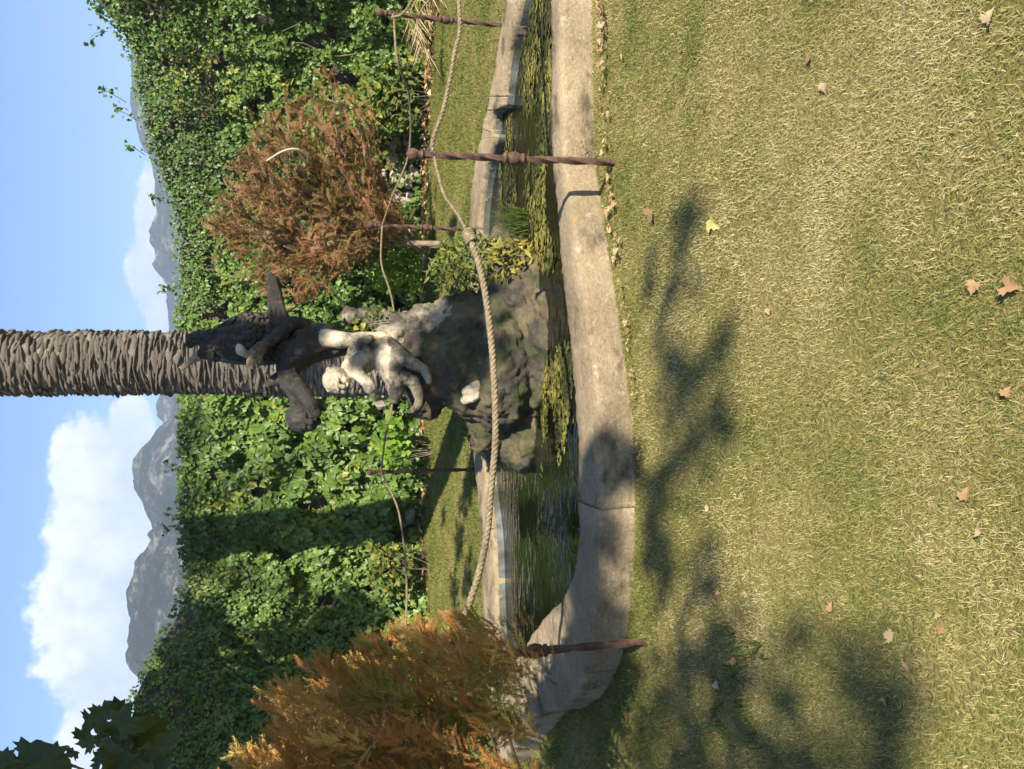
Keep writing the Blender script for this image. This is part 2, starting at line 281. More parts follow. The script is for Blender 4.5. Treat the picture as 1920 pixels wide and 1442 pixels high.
def sprig(pairs, L1, curl, wid):
    V, Fc = [], []
    ax = lambda t: np.array([curl * t * t, t, 0.12 * math.sin(t * 3)])
    for i in range(pairs):
        t = (i + 0.6) / pairs; p = ax(t); l = L1 * (1.0 - 0.55 * t) * (0.5 + 0.5 * min(1, t * 4))
        for s in (-1, 1):
            tip = p + np.array([s * l * 0.62, l * 0.85, 0.16 * l * ((i * 7) % 5 - 2)]); k = len(V)
            V += [p - np.array([0, wid, 0]), p + np.array([0, wid, 0.004]), tip]; Fc.append((k, k + 1, k + 2))
    k = len(V); V += [np.array([-wid * .6, 0, 0]), np.array([wid * .6, 0, 0]), ax(1.05)]; Fc.append((k, k + 1, k + 2))
    return np.array(V), np.array(Fc)
SPRIG = sprig(8, 0.34, 0.22, 0.05); SPRIG2 = sprig(7, 0.42, -0.15, 0.07)

def rdirs(n): return unit(rng.normal(size=(n, 3)))
def leaf_mass(name, tmpl, P, Zd, Yd, S, mat, parent=None, rnd=None):
    """leaves at P: blade normal Zd, pointing Yd"""
    Z = unit(Zd); Y = unit(Yd - (Yd * Z).sum(-1, keepdims=True) * Z); X = np.cross(Y, Z)
    R = np.stack([X, Y, Z], -1); V, Fc = scatter(tmpl[0], tmpl[1], P, R, S)
    if rnd is None: rnd = rng.random(len(P))
    me = mesh_np(name, V, Fc, np.repeat(rnd, len(tmpl[0]))); return link(name, me, mat, parent)

# ================================================================== LARGE STRUCTURE
# ---- pool contour: stations (outer, inner) round the rim, seen anticlockwise from the near right
RIM = 0.20; WATER = 0.10
g = lambda X, Y: np.array(gnd(X, Y, 0.0))[:2]
r_ = lambda X, Y: np.array(gnd(X, Y, RIM))[:2]
ST = [(g(1442, 1110), r_(1442, 1030)), (g(1300, 1112), r_(1300, 1031)), (g(1142, 1117), r_(1142, 1035)), (g(1075, 1126), r_(1066, 1041)), (g(960, 1143), r_(960, 1049)),
      (g(840, 1162), r_(840, 1060)), (g(740, 1175), r_(740, 1070)), (g(640, 1186), r_(640, 1078)), (g(490, 1191), r_(500, 1083)), (g(340, 1186), r_(405, 1079)), (g(240, 1173), r_(352, 1068)),
      (g(185, 1158), r_(318, 1048)), (g(148, 1138), r_(292, 1022)), (g(122, 1106), r_(268, 1002)), (g(108, 1068), r_(240, 985)), (g(70, 1030), r_(205, 964)),
      (r_(10, 938), r_(190, 944)), (r_(70, 914), r_(230, 931)), (r_(200, 905), r_(280, 927)), (r_(340, 903), r_(360, 925)), (r_(440, 902), r_(450, 921)), (r_(560, 890), r_(560, 908)), (r_(700, 882), r_(700, 900)),
      (r_(850, 878), r_(850, 897)), (r_(1012, 879), r_(1012, 897)), (r_(1112, 886), r_(1112, 907)), (r_(1180, 899), r_(1184, 926)), (r_(1200, 903), r_(1194, 919)), (r_(1228, 908), r_(1230, 923)), (r_(1245, 914), r_(1242, 938)),
      (r_(1262, 917), r_(1262, 942)), (r_(1342, 931), r_(1342, 952)), (r_(1442, 948), r_(1442, 973)), (np.array((3.6, 5.45)), np.array((3.3, 5.25))), (np.array((3.9, 5.05)), np.array((3.45, 5.02))), (np.array((3.2, 4.66)), np.array((3.1, 4.9)))]
NSUB = 6
PO = crom([s[0] for s in ST] + [ST[0][0]], NSUB)[:-1]; PI_ = crom([s[1] for s in ST] + [ST[0][1]], NSUB)[:-1]
MID = (PO * 0.55 + PI_ * 0.45)
NS = len(PO)

def in_poly(P, poly):
    x, y = P[:, 0], P[:, 1]; r = np.zeros(len(P), bool); j = len(poly) - 1
    for i in range(len(poly)):
        a, b = poly[i], poly[j]; c = ((a[1] > y) != (b[1] > y)) & (x < (b[0] - a[0]) * (y - a[1]) / (b[1] - a[1] + 1e-12) + a[0]); r ^= c; j = i
    return r

# ---- ground sheet with the pool cut out of it
bm = bmesh.new()
def loop(pts, z):
    vs = [bm.verts.new((p[0], p[1], z)) for p in pts]
    return [bm.edges.new((vs[i], vs[(i + 1) % len(vs)])) for i in range(len(vs))]
ed = loop([(-14, -9), (14, -9), (14, 20), (-14, 20)], 0) + loop(MID, 0)
bmesh.ops.triangle_fill(bm, edges=ed, use_beauty=True, use_dissolve=False)
cc = np.array([f.calc_center_median()[:2] for f in bm.faces])
hole = in_poly(cc, MID); dead = [f for f, h in zip(bm.faces, hole) if h]; bmesh.ops.delete(bm, geom=dead, context='FACES_ONLY')
q = [(-14, -9), (14, -9), (14, 20), (-14, 20)]; Q = [(-4000, -3000), (4000, -3000), (4000, 5500), (-4000, 5500)]
vi = [bm.verts.new((x, y, 0)) for x, y in q]; vo = [bm.verts.new((x, y, 0)) for x, y in Q]
for i in range(4): bm.faces.new((vi[i], vo[i], vo[(i + 1) % 4], vi[(i + 1) % 4]))
bmesh.ops.remove_doubles(bm, verts=bm.verts, dist=1e-5)
bmesh.ops.recalc_face_normals(bm, faces=bm.faces)
for f in bm.faces:
    if f.normal.z < 0: f.normal_flip()
tag(bm_obj('lawn', bm, MT['soil']), kind='structure')

# ---- pool: basin, coping stones, water
pool = empty('fountain_pool', (0.2, 5.2, 0)); tag(pool, 'low stone rimmed garden pool surrounding the statue on the lawn', 'pool')
bm = bmesh.new(); vs = [bm.verts.new((p[0], p[1], -0.22)) for p in MID]
es = [bm.edges.new((vs[i], vs[(i + 1) % NS])) for i in range(NS)]; bmesh.ops.triangle_fill(bm, edges=es, use_beauty=True)
bmesh.ops.subdivide_edges(bm, edges=[e for e in bm.edges if e.calc_length() > 0.5], cuts=6, use_grid_fill=True); bmesh.ops.triangulate(bm, faces=bm.faces)
pp = np.array([v.co for v in bm.verts]); hh = fbm(pp * np.array([2.5, 5, 1]) + 3, 4, 5)
for v, h in zip(bm.verts, hh): v.co.z = -0.14 + 0.42 * max(0, h - 0.38)
for f in bm.faces:
    if f.normal.z < 0: f.normal_flip()
bm_obj('basin_floor', bm, MT['algae'], pool)
# joints: block boundaries as indices of stations
cuts = [0, 2, 8, 11, 14, 16.5, 18, 20, 22, 24, 26, 27, 28.5, 30, 32, 34, 35]
cuts = [int(c * NSUB) for c in cuts] + [NS]
frac = [(0, -0.06), (0, 0.02), (0.0, 0.165), (0.012, 0.188), (0.05, 0.200), (0.35, 0.206), (0.7, 0.203), (0.94, 0.199), (0.985, 0.188), (1.0, 0.165), (1.0, 0.06), (1.0, -0.3)]
for bi in range(len(cuts) - 1):
    a, b = cuts[bi], cuts[bi + 1]; idx = [(k % NS) for k in range(a, b + 1)]
    O = PO[idx].copy(); I = PI_[idx].copy()
    tO = O[1] - O[0]; O[0] += tO / np.linalg.norm(tO) * 0.0018; I[0] += (I[1] - I[0]) * min(0.3, 0.0018 / max(1e-6, np.linalg.norm(I[1] - I[0])))
    tO = O[-1] - O[-2]; O[-1] -= tO / np.linalg.norm(tO) * 0.0018; I[-1] -= (I[-1] - I[-2]) * min(0.3, 0.0018 / max(1e-6, np.linalg.norm(I[-1] - I[-2])))
    dz = random.uniform(-0.008, 0.006) 
    push = 0.0
    # finer along the stone
    def fine(A): 
        return crom(A, 3)
    O, I = fine(O), fine(I); n = len(O); m = len(frac); V = []
    for k in range(n):
        for (t, z) in frac:
            p = O[k] * (1 - t) + I[k] * t
            if t < 0.3: p = p + (I[k] - O[k]) / np.linalg.norm(I[k] - O[k]) * (-push if push < 0 else 0)
            V.append((p[0], p[1], z + (dz if z > 0.1 else 0)))
    V = np.array(V); nn = (np.stack([fbm(V * 6 + s, 4, 20 + s) for s in (1, 7, 13)], -1) - 0.5)
    V += nn * np.array([0.036, 0.036, 0.022]); V += (np.stack([fbm(V * 26 + s_, 3, 60 + s_) for s_ in (1, 7, 13)], -1) - .5) * .016; V[:, 2] += (fbm(V * np.array([1.2, 1.2, 0]), 2, 40) - 0.5) * 0.02
    Fc = []
    for k in range(n - 1):
        for j in range(m - 1): Fc.append((k * m + j, k * m + j + 1, (k + 1) * m + j + 1, (k + 1) * m + j))
    me = bpy.data.meshes.new('coping_stone'); me.from_pydata([tuple(v) for v in V], [], [tuple(f) for f in Fc] + [tuple(range(m - 1, -1, -1)), tuple((n - 1) * m + j for j in range(m))])
    me.polygons.foreach_set('use_smooth', np.array([True] * len(Fc) + [False] * 2)); me.materials.append(MT['coping'])
    link('coping_stone', me, None, pool)
# painted inner face below the coping
V, Fc = [], []
for k in range(NS):
    c = MID[k]; p = PI_[k]; p = p - (c - p) / np.linalg.norm(c - p) * 0.006
    V += [(p[0], p[1], 0.155), (p[0], p[1], -0.28)]
for k in range(NS):
    j = (k + 1) % NS; Fc.append((2 * k, 2 * j, 2 * j + 1, 2 * k + 1))
link('basin_wall', mesh_np('basin_wall', V, Fc), MT['plaster'], pool)
bm = bmesh.new(); PW = PI_ + (MID - PI_) * 0.05
vs = [bm.verts.new((p[0], p[1], WATER)) for p in PW]; es = [bm.edges.new((vs[i], vs[(i + 1) % NS])) for i in range(NS)]; bmesh.ops.triangle_fill(bm, edges=es, use_beauty=True)
for f in bm.faces:
    if f.normal.z < 0: f.normal_flip()
tag(bm_obj('water', bm, MT['water']), kind='structure')

# ---- floating algae
n = 16000; Xp = rng.uniform(540, 1600, n); Yp = rng.uniform(935, 1075, n); P = np.array([gnd(a, b, WATER + .003) for a, b in zip(Xp, Yp)]); P[:, 2] += rng.uniform(0, .003, n)
fl = fbm(P * np.array([1.6, 5.0, 0]) + 2, 4, 301); k = in_poly(P, PI_ + (MID - PI_) * .02) & (fl > np.where(Xp > 930, .485, np.where((Yp > 1015) & (Xp < 800), .54, .75)) + rng.normal(0, .03, n)); P = P[k]; n = len(P); a = np.linspace(0, 2 * np.pi, 7, endpoint=False)
tv = np.stack([np.cos(a), np.sin(a), 0 * a], -1) * (1 + .25 * np.sin(a * 3))[:, None]; tv = np.concatenate([[[0, 0, .002]], tv]); tf = np.array([(0, 1 + i, 1 + (i + 1) % 7) for i in range(7)])
an = rng.normal(0, .9, n); Rm = np.stack([np.stack([np.cos(an), -np.sin(an), 0 * an], -1), np.stack([np.sin(an), np.cos(an), 0 * an], -1), np.tile([0, 0, 1.0], (n, 1))], 1)
v, f = scatter(tv, tf, P, Rm, np.stack([rng.uniform(.006, .02, n) * rng.choice([1, 1, 2.0], n), rng.uniform(.005, .015, n) * rng.choice([1, 1, 1.9], n), np.ones(n)], -1))
tag(link('floating_algae', mesh_np('floating_algae', v, f, np.repeat(np.clip(1.5 * fbm(P * np.array([3, 6, 0]), 3, 305) - .3 + rng.normal(0, .22, n), 0, 1), 8)), MT['algae_skin']), 'yellow green algae floating on the right half of the pool', 'algae', None, 'stuff')

# ---- mountains
def mountain(prof, D, depth, amp, name, seed):
    nx, ny = 320, 70; Xs = np.linspace(prof[0][0], prof[-1][0], nx); Ys = np.interp(Xs, [p[0] for p in prof], [p[1] for p in prof])
    V = []
    for j in range(ny):
        t = j / (ny - 1) * 1.6 - 1.0                      # -1 foot, 0 ridge, 0.6 back
        for i in range(nx):
            top = at(Xs[i], Ys[i], D); k = 1 - abs(t) ** 1.3 * (1.0 if t < 0 else 1.2)
            V.append((top.x * (1 + t * depth / D * 0.6), D + t * depth, max(-1, top.z * max(k, -0.01))))
    V = np.array(V); nzv = .62 - 1.6 * np.abs(fbm(V / 95 + seed, 5, seed) - .5) * 2 + .25 * (1 - 2 * np.abs(fbm(V / 30, 4, seed + 2) - .5) * 2) - .25
    V[:, 2] += nzv * amp * np.clip(V[:, 2] / 60, 0, 1) + (fbm(V / 28, 4, seed + 4) - .5) * amp * .35 * np.clip(V[:, 2] / 60, 0, 1)
    V[:, 1] += (fbm(V / 60 + 5, 4, seed + 9) - 0.5) * 70
    i, j = np.meshgrid(np.arange(nx - 1), np.arange(ny - 1)); a = (j * nx + i).ravel()
    Fc = np.stack([a, a + 1, a + nx + 1, a + nx], -1)
    tag(link(name, mesh_np(name, V, Fc), MT['hill'], None, True), kind='structure')
mountain([(-900, 330), (-500, 270), (-200, 300), (0, 310), (120, 315), (160, 292), (195, 272), (215, 262), (240, 252), (270, 246), (300, 240), (330, 238), (352, 246), (370, 250), (395, 262), (410, 280), (432, 300), (470, 325), (520, 360), (600, 420)], 800, 280, 27, 'rocky_hill', 3)
mountain([(330, 330), (400, 300), (432, 290), (455, 287), (482, 284), (510, 270), (530, 260), (560, 254), (582, 258), (602, 270), (622, 290), (640, 304), (655, 318), (720, 350), (800, 380)], 1000, 280, 11, 'dome_hill', 8)
mountain([(500, 345), (620, 322), (660, 305), (690, 300), (760, 318), (840, 326), (905, 322), (925, 300), (945, 290), (965, 300), (1000, 290), (1050, 288), (1085, 292), (1140, 286), (1190, 262), (1240, 256), (1300, 262), (1500, 240), (1800, 270), (2300, 300)], 1400, 420, 20, 'far_hill', 15)

# ---- garden wall
WP = crom([(-9.5, 7.6), (-7.0, 9.6), (-5.0, 11.6), (-3.2, 12.9), (0, 13.2), (3.0, 12.9), (4.9, 12.3), (6.4, 11.2), (8.5, 9.5)], 24)
TOPP = [(-900, 180), (-200, 215), (0, 232), (130, 238), (192, 270), (230, 288), (290, 322), (340, 340), (430, 340), (560, 334), (690, 337), (850, 330), (1000, 328), (1050, 322), (1090, 305), (1142, 286), (1200, 268), (1300, 250), (1340, 240), (1390, 212), (1420, 185), (1442, 165), (1700, 60), (2300, 0)]
tX = [p[0] for p in TOPP]; tY = [p[1] for p in TOPP]
def top_h(x, y):
    lo, hi = 1.0, 9.0
    for _ in range(24):
        z = (lo + hi) / 2; X, Y = proj((x, y, z))
        if Y > np.interp(X, tX, tY): lo = z
        else: hi = z
    return lo
WH = np.array([top_h(*p) for p in WP]); WT = unit(np.gradient(WP, axis=0)); WN = np.stack([WT[:, 1], -WT[:, 0]], -1)   # towards the camera
WS = np.concatenate([[0], np.cumsum(np.linalg.norm(np.diff(WP, axis=0), axis=1))])
wall = empty('garden_wall', (0, 13.2, 0)); tag(wall, 'tall rubble stone garden wall almost hidden under ivy', 'wall')
V, Fc = [], []; nw = len(WP); nzr = 10
for i in range(nw):
    h = WH[i] - 0.10
    for j in range(nzr):
        z = -0.1 + (h + 0.1) * j / (nzr - 1); d = (fbm(np.array([[WS[i] * 1.5, z * 1.5, 0]]), 3, 77)[0] - 0.5) * 0.12
        V.append((WP[i, 0] + WN[i, 0] * d, WP[i, 1] + WN[i, 1] * d, z))
    V.append((WP[i, 0] - WN[i, 0] * 0.5, WP[i, 1] - WN[i, 1] * 0.5, h)); V.append((WP[i, 0] - WN[i, 0] * 0.5, WP[i, 1] - WN[i, 1] * 0.5, -0.1))
mr_ = nzr + 2
for i in range(nw - 1):
    for j in range(mr_ - 1): Fc.append((i * mr_ + j, (i + 1) * mr_ + j, (i + 1) * mr_ + j + 1, i * mr_ + j + 1))
link('masonry', mesh_np('masonry', V, Fc), MT['masonry'], wall)
# bare stones where the ivy leaves the wall open
def stone_mesh(seed):
    bm = bmesh.new(); bmesh.ops.create_icosphere(bm, subdivisions=2, radius=1)
    rr = random.Random(seed)
    for v in bm.verts:
        c = v.co; s = max(abs(c.x), abs(c.y), abs(c.z)); c *= (0.55 + 0.45 / s) * rr.uniform(0.88, 1.08)
        v.co = Vector((c.x * 0.5, c.y * 0.35, c.z * 0.38))
    me = bpy.data.meshes.new('stone'); bm.to_mesh(me); bm.free(); me.materials.append(MT['stone']); return me
SM = [stone_mesh(s) for s in range(5)]
def wall_pt(X, Y, off=0.0):
    """point on the wall face behind a picture position"""
    best = None
    for i in range(nw):
        P = at(X, Y, WP[i, 1]); e = abs(P.x - WP[i, 0])
        if best is None or e < best[0]: best = (e, P, i)
    P, i = best[1], best[2]; return P + Vector((WN[i, 0], WN[i, 1], 0)) * off, i
BARE = [(1120, 735, 70, 48), (1200, 322, 26, 12), (480, 765, 16, 10), (1015, 770, 26, 14)]
for (cx, cy, wx, wy) in BARE:
    k = int(wx * wy / 95) + 3
    for q in range(min(k, 44)):
        X = cx + random.uniform(-1, 1) * wx; Y = cy + random.uniform(-1, 1) * wy
        P, i = wall_pt(X, Y, 0.10 if cy > 400 else 0.02)
        if P.z < 0.02: P.z = 0.05
        o = bpy.data.objects.new('stone', random.choice(SM)); COL.objects.link(o); s = random.uniform(0.12, 0.24) * (0.5 if cy < 400 else 1)
        o.location = P; o.scale = (s, s, s); o.rotation_euler = (random.uniform(-.3, .3), random.uniform(-.4, .4), math.atan2(WT[i, 1], WT[i, 0])); adopt(o, wall)
# ---- ivy
ivy = empty('climbing_ivy', (0, 12.8, 0)); tag(ivy, 'dense green ivy covering the long garden wall', 'ivy')
n0 = 105000
si = rng.uniform(WS[8], WS[-8], n0); wi = np.clip(np.searchsorted(WS, si) - 1, 0, nw - 2); tt = (si - WS[wi]) / (WS[wi + 1] - WS[wi])
bx = WP[wi] + (WP[wi + 1] - WP[wi]) * tt[:, None]; bn = unit(WN[wi] + (WN[wi + 1] - WN[wi]) * tt[:, None]); bh = WH[wi] + (WH[wi + 1] - WH[wi]) * tt
zz = rng.random(n0) * (bh - 0.02) + 0.02
uvw = np.stack([si, zz, np.zeros(n0)], -1)
cush = np.clip(fbm(uvw * 0.9, 3, 31) - 0.3, 0, 1) * 0.9 + np.clip(fbm(uvw * 3.1, 3, 35) - 0.35, 0, 1) * 0.85
cush *= np.clip((bh - zz) / 0.5, 0.35, 1)
deep = rng.random(n0) ** 1.6
off = cush * (1 - 0.55 * deep) + 0.05
keep = fbm(uvw * 4.2, 2, 55) > 0.30
Pv = np.stack([bx[:, 0] + bn[:, 0] * off, bx[:, 1] + bn[:, 1] * off, zz + rng.normal(0, 0.03, n0)], -1)
# leave the bare stones visible
px = np.array([proj(p) for p in Pv])
for (cx, cy, wx, wy) in BARE:
    inside = ((px[:, 0] - cx) / wx) ** 2 + ((px[:, 1] - cy) / wy) ** 2 < 1
    keep &= ~(inside & (rng.random(n0) < 0.86))
def sel(k): return Pv[k], bn[k], si[k], zz[k], px[k], off[k]
Pk, nk, sk, zk, pk, ok_ = sel(keep)
n1 = len(Pk)
big = np.clip(1.0 - np.abs(pk[:, 0] - 600) / 330, 0, 1) * 0.55 + 0.75 + np.clip((zk < 2.6), 0, 1) * 0.12
size = (0.052 + 0.06 * rng.random(n1) ** 1.5) * big * np.where(pk[:, 1] < 400, 0.8, 1.0)
Zd = np.stack([nk[:, 0], nk[:, 1], 0.42 + 0 * nk[:, 0]], -1) + rng.normal(0, 0.42, (n1, 3)); Yd = np.stack([rng.normal(0, 0.6, n1), -0.3 + rng.normal(0, 0.3, n1), -0.85 + rng.normal(0, 0.45, n1)], -1)
tone = np.clip(0.18 + 0.62 * fbm(np.stack([sk, zk, 0 * zk], -1) * 0.8 + 9, 3, 61) + rng.normal(0, 0.16, n1) - 0.12 * (pk[:, 1] < 380), 0, 0.93)
yel = fbm(np.stack([sk, zk, 0 * zk], -1) * 1.9 + 4, 2, 71); tone = np.where((yel > 0.72) & (rng.random(n1) < 0.45), 0.97, tone)
# 300 of the largest leaves in the open middle stand as single leaves
cand = np.where((pk[:, 0] > 470) & (pk[:, 0] < 1420) & (pk[:, 1] > 340) & (pk[:, 1] < 770) & (ok_ > 0.2))[0]
singles = cand[np.argsort(-size[cand])[:900]]; singles = rng.permutation(singles)[:300]; rest = np.ones(n1, bool); rest[singles] = False
lob = rest & (size > .074); smp = rest & ~lob
tag(leaf_mass('foliage', IVY, Pk[lob], Zd[lob], Yd[lob], size[lob], MT['ivy'], ivy, tone[lob]), kind='stuff')
tag(leaf_mass('foliage', IVYS, Pk[smp], Zd[smp], Yd[smp], size[smp] * 1.1, MT['ivy'], ivy, tone[smp]), kind='stuff')
for q in range(22):
    k0 = rng.integers(20, nw - 20); z0 = rng.uniform(0, 1.6); pts = []
    for t in range(7):
        kk = int(np.clip(k0 + t * rng.normal(0, 1.2), 1, nw - 2)); o0 = .14 + .12 * rng.random(); pts.append((WP[kk, 0] + WN[kk, 0] * o0, WP[kk, 1] + WN[kk, 1] * o0, z0 + t * WH[kk] * .1))
    v, f = tube_np(crom(pts, 5), np.linspace(.010, .003, 31), 5); link('runner', mesh_np('runner', v, f), MT['bark'], ivy)
ivm = mesh_np('ivy_leaf', IVY[0], IVY[1]); ivm.materials.append(MT['ivy1'])
for k in singles:
    z = Vector(Zd[k]).normalized(); y = Vector(Yd[k]); y = (y - z * y.dot(z)).normalized(); x = y.cross(z)
    Mx = Matrix((x, y, z)).transposed().to_4x4() @ Matrix.Scale(float(size[k]) * 1.1, 4); Mx.translation = Pk[k] + nk[k].tolist().__class__((nk[k][0] * .03, nk[k][1] * .03, 0)) if False else Vector(Pk[k]) + Vector((nk[k][0] * .03, nk[k][1] * .03, 0))
    o = bpy.data.objects.new('ivy_leaf', ivm); COL.objects.link(o); o.matrix_world = Mx; o.parent = ivy; o.matrix_parent_inverse = Matrix.Translation(-ivy.location)
# trailing shoots above the wall top
for q, (X, Y, dx, dy) in enumerate([(1250, 240, 25, -45), (1215, 262, 20, -40), (1385, 205, -25, -30), (1150, 275, 18, -25), (470, 338, 10, -28), (455, 338, -8, -22), (1060, 315, 8, -22), (900, 326, -5, -14), (560, 332, 8, -14)]):
    a, i = wall_pt(X, Y, 0.1); b, i = wall_pt(X + dx, Y + dy, 0.25); c = (a + b) / 2 + Vector((0.05, 0, 0.06))
    path = crom([a, c, b], 6); v, f = tube_np(path, np.linspace(0.006, 0.002, len(path)), 4); o = link('shoot', mesh_np('shoot', v, f), MT['bark'], ivy)
    kk = 16; ti = rng.integers(2, len(path), kk); PP = path[ti] + rng.normal(0, 0.04, (kk, 3))
    leaf_mass('shoot_leaves', IVYS, PP, rdirs(kk) + np.array([0, -0.6, 0.3]), rdirs(kk), 0.05 + 0.03 * rng.random(kk), MT['ivy'], o, rng.random(kk) * 0.6)

# ================================================================== PALM
palm = empty('palm_tree', (0.185, 7.85, 0)); tag(palm, 'palm tree with straight scaly trunk standing behind the statue', 'palm tree')
PC = np.array([0.185, 7.85]); PH = 9.6
def prad(z): return 0.30 + 0.06 * math.exp(-z * 1.5) + 0.012 * math.sin(z * 1.3) + .008 * math.sin(z * 4.1)
def pctr(z): return PC + np.array([0.028 * math.sin(z * 0.5) - 0.012 * z * 0.3, 0.0])
zs = np.linspace(-0.1, PH, 60); v, f = tube_np(np.array([(*pctr(z), z) for z in zs]), np.array([prad(z) - 0.012 for z in zs]), 24)
link('trunk', mesh_np('trunk', v, f), MT['palm'], palm, True)
# leaf base: a lens shaped scar with a thick drooping lower lip (x across, z up, y out)
BT = (np.array([(-0.5, -.02, 0.02), (-0.26, 0.13, 0.3), (0, 0.16, 0.42), (0.26, 0.13, 0.3), (0.5, -.02, 0.02), (0.22, 0.30, -0.20), (0.02, 0.34, -0.36), (-0.2, 0.30, -0.22), (-0.28, 0.0, -0.42), (0.0, 0.0, -0.62), (0.28, 0.0, -0.42), (0, -0.1, 0.62)]),
      np.array([(0, 1, 7), (1, 2, 7), (2, 6, 7), (2, 5, 6), (2, 3, 5), (3, 4, 5), (0, 7, 8), (7, 6, 9), (7, 9, 8), (6, 5, 10), (6, 10, 9), (5, 4, 10), (0, 11, 1), (1, 11, 2), (2, 11, 3), (3, 11, 4)]))
rows = []; zrow = 0.05; k = 0
while zrow < PH - 0.3:
    nb = 11
    for j in range(nb):
        a = 2 * math.pi * (j + 0.5 * (k % 2) + 0.13 * math.sin(k * 1.7)) / nb + random.uniform(-.05, .05); (random.random() > .06) and rows.append((zrow + random.uniform(-.009, .009), a + random.uniform(-.1, .1)))
    zrow += 0.036 + random.uniform(-.005, .005); k += 1
rows = np.array(rows); nb = len(rows)
cz = np.array([pctr(z) for z in rows[:, 0]]); rr = np.array([prad(z) for z in rows[:, 0]]) - 0.014; ca, sa = np.cos(rows[:, 1]), np.sin(rows[:, 1])
PB = np.stack([cz[:, 0] + rr * ca, cz[:, 1] + rr * sa, rows[:, 0]], -1); outv = np.stack([ca, sa, 0 * ca], -1); tang = np.stack([sa, -ca, 0 * ca], -1); upv = np.tile([0, 0, 1.0], (nb, 1))
tw = rng.normal(0, 0.11, nb)[:, None]; t2 = unit(tang * np.cos(tw) + upv * np.sin(tw)); u2 = np.cross(t2, outv); u2 *= np.sign(u2[:, 2:3])
RB = np.stack([t2, outv, u2], -1); SB = np.stack([0.23 * rng.uniform(.6, 1.3, nb), 0.075 * rng.uniform(.3, 1.9, nb), 0.035 * rng.uniform(.6, 1.5, nb)], -1)
front = np.where((outv[:, 1] < 0.1) & (rows[:, 0] > 1.75) & (rows[:, 0] < 4.9))[0]; front = front[np.argsort(outv[front, 1])][:300]
isf = np.zeros(nb, bool); isf[front] = True
v, f = scatter(BT[0], BT[1], PB[~isf], RB[~isf], SB[~isf]); tag(link('leaf_bases', mesh_np('leaf_bases', v, f), MT['palm'], palm), kind='stuff')
bme = [mesh_np('leaf_base', BT[0] + rng.normal(0, 0.06, BT[0].shape), BT[1]) for _ in range(8)]
for b in bme: b.materials.append(MT['palm'])
for k in front:
    o = bpy.data.objects.new('leaf_base', random.choice(bme)); COL.objects.link(o)
    Mx = Matrix([list(RB[k][i] * SB[k]) for i in range(3)]).to_4x4(); Mx.translation = PB[k]; o.matrix_world = Mx; o.parent = palm; o.matrix_parent_inverse = Matrix.Translation(-palm.location)
# crown above the frame
lv = []
for k in range(44):
    a = k * 2.4; el = math.radians(75 - 110 * (k / 44)); d = np.array([math.cos(a), math.sin(a), 0]); base = np.array([*PC, PH]); Lf = 2.6
    path = np.array([base + d * Lf * t * math.cos(el) + np.array([0, 0, Lf * (t * math.sin(el) - 0.55 * t * t)]) for t in np.linspace(0.05, 1, 26)])
    side = np.array([-d[1], d[0], 0])
    for i, p in enumerate(path):
        for s in (-1, 1):
            tip = p + side * s * 0.42 * math.sin(math.pi * (i + 3) / 31) + (path[min(i + 1, 25)] - path[max(i - 1, 0)]) * 1.3 + np.array([0, 0, -0.08]); w = (path[min(i + 1, 25)] - path[max(i - 1, 0)]) * 0.17; lv += [p - w, p + w, tip]
lv = np.array(lv); link('crown', mesh_np('crown', lv, np.arange(len(lv)).reshape(-1, 3), np.repeat(rng.random(len(lv) // 3), 3)), MT['frond'], palm)

# ================================================================== STATUE
stat = empty('fountain_statue', tuple(gnd(770, 1000, 0.1))); tag(stat, 'weathered stone fountain statue of children with a large fish on a rock', 'statue')
def capsule(bm, a, b, ra, rb):
    a, b = Vector(a), Vector(b); d = b - a; L_ = d.length
    for p, r in ((a, ra), (b, rb)):
        bmesh.ops.create_icosphere(bm, subdivisions=3, radius=r, matrix=Matrix.Translation(p))
    if L_ > 1e-4:
        q = d.to_track_quat('Z', 'Y').to_matrix().to_4x4(); q.translation = (a + b) / 2
        bmesh.ops.create_cone(bm, cap_ends=True, segments=20, radius1=ra, radius2=rb, depth=L_, matrix=q)
SD = 5.85
def sp(X, Y, d=0.0): return at(X, Y, SD + d)
def s_r(px_): return px_ * SD / F / math.cos(PITCH) * 1.0
def chain(bm, pts):
    for p, q in zip(pts[:-1], pts[1:]): capsule(bm, sp(p[0], p[1], p[3]), sp(q[0], q[1], q[3]), s_r(p[2]), s_r(q[2]))
def ellb(bm, X, Y, d, rx, ry, rz, rot=(0, 0, 0)):
    Mx = Matrix.Translation(sp(X, Y, d)) @ (Quaternion((0, 1, 0), rot[1]) @ Quaternion((1, 0, 0), rot[0]) @ Quaternion((0, 0, 1), rot[2])).to_matrix().to_4x4() @ Matrix.Diagonal((s_r(rx), s_r(ry), s_r(rz), 1))
    bmesh.ops.create_icosphere(bm, subdivisions=3, radius=1, matrix=Mx)
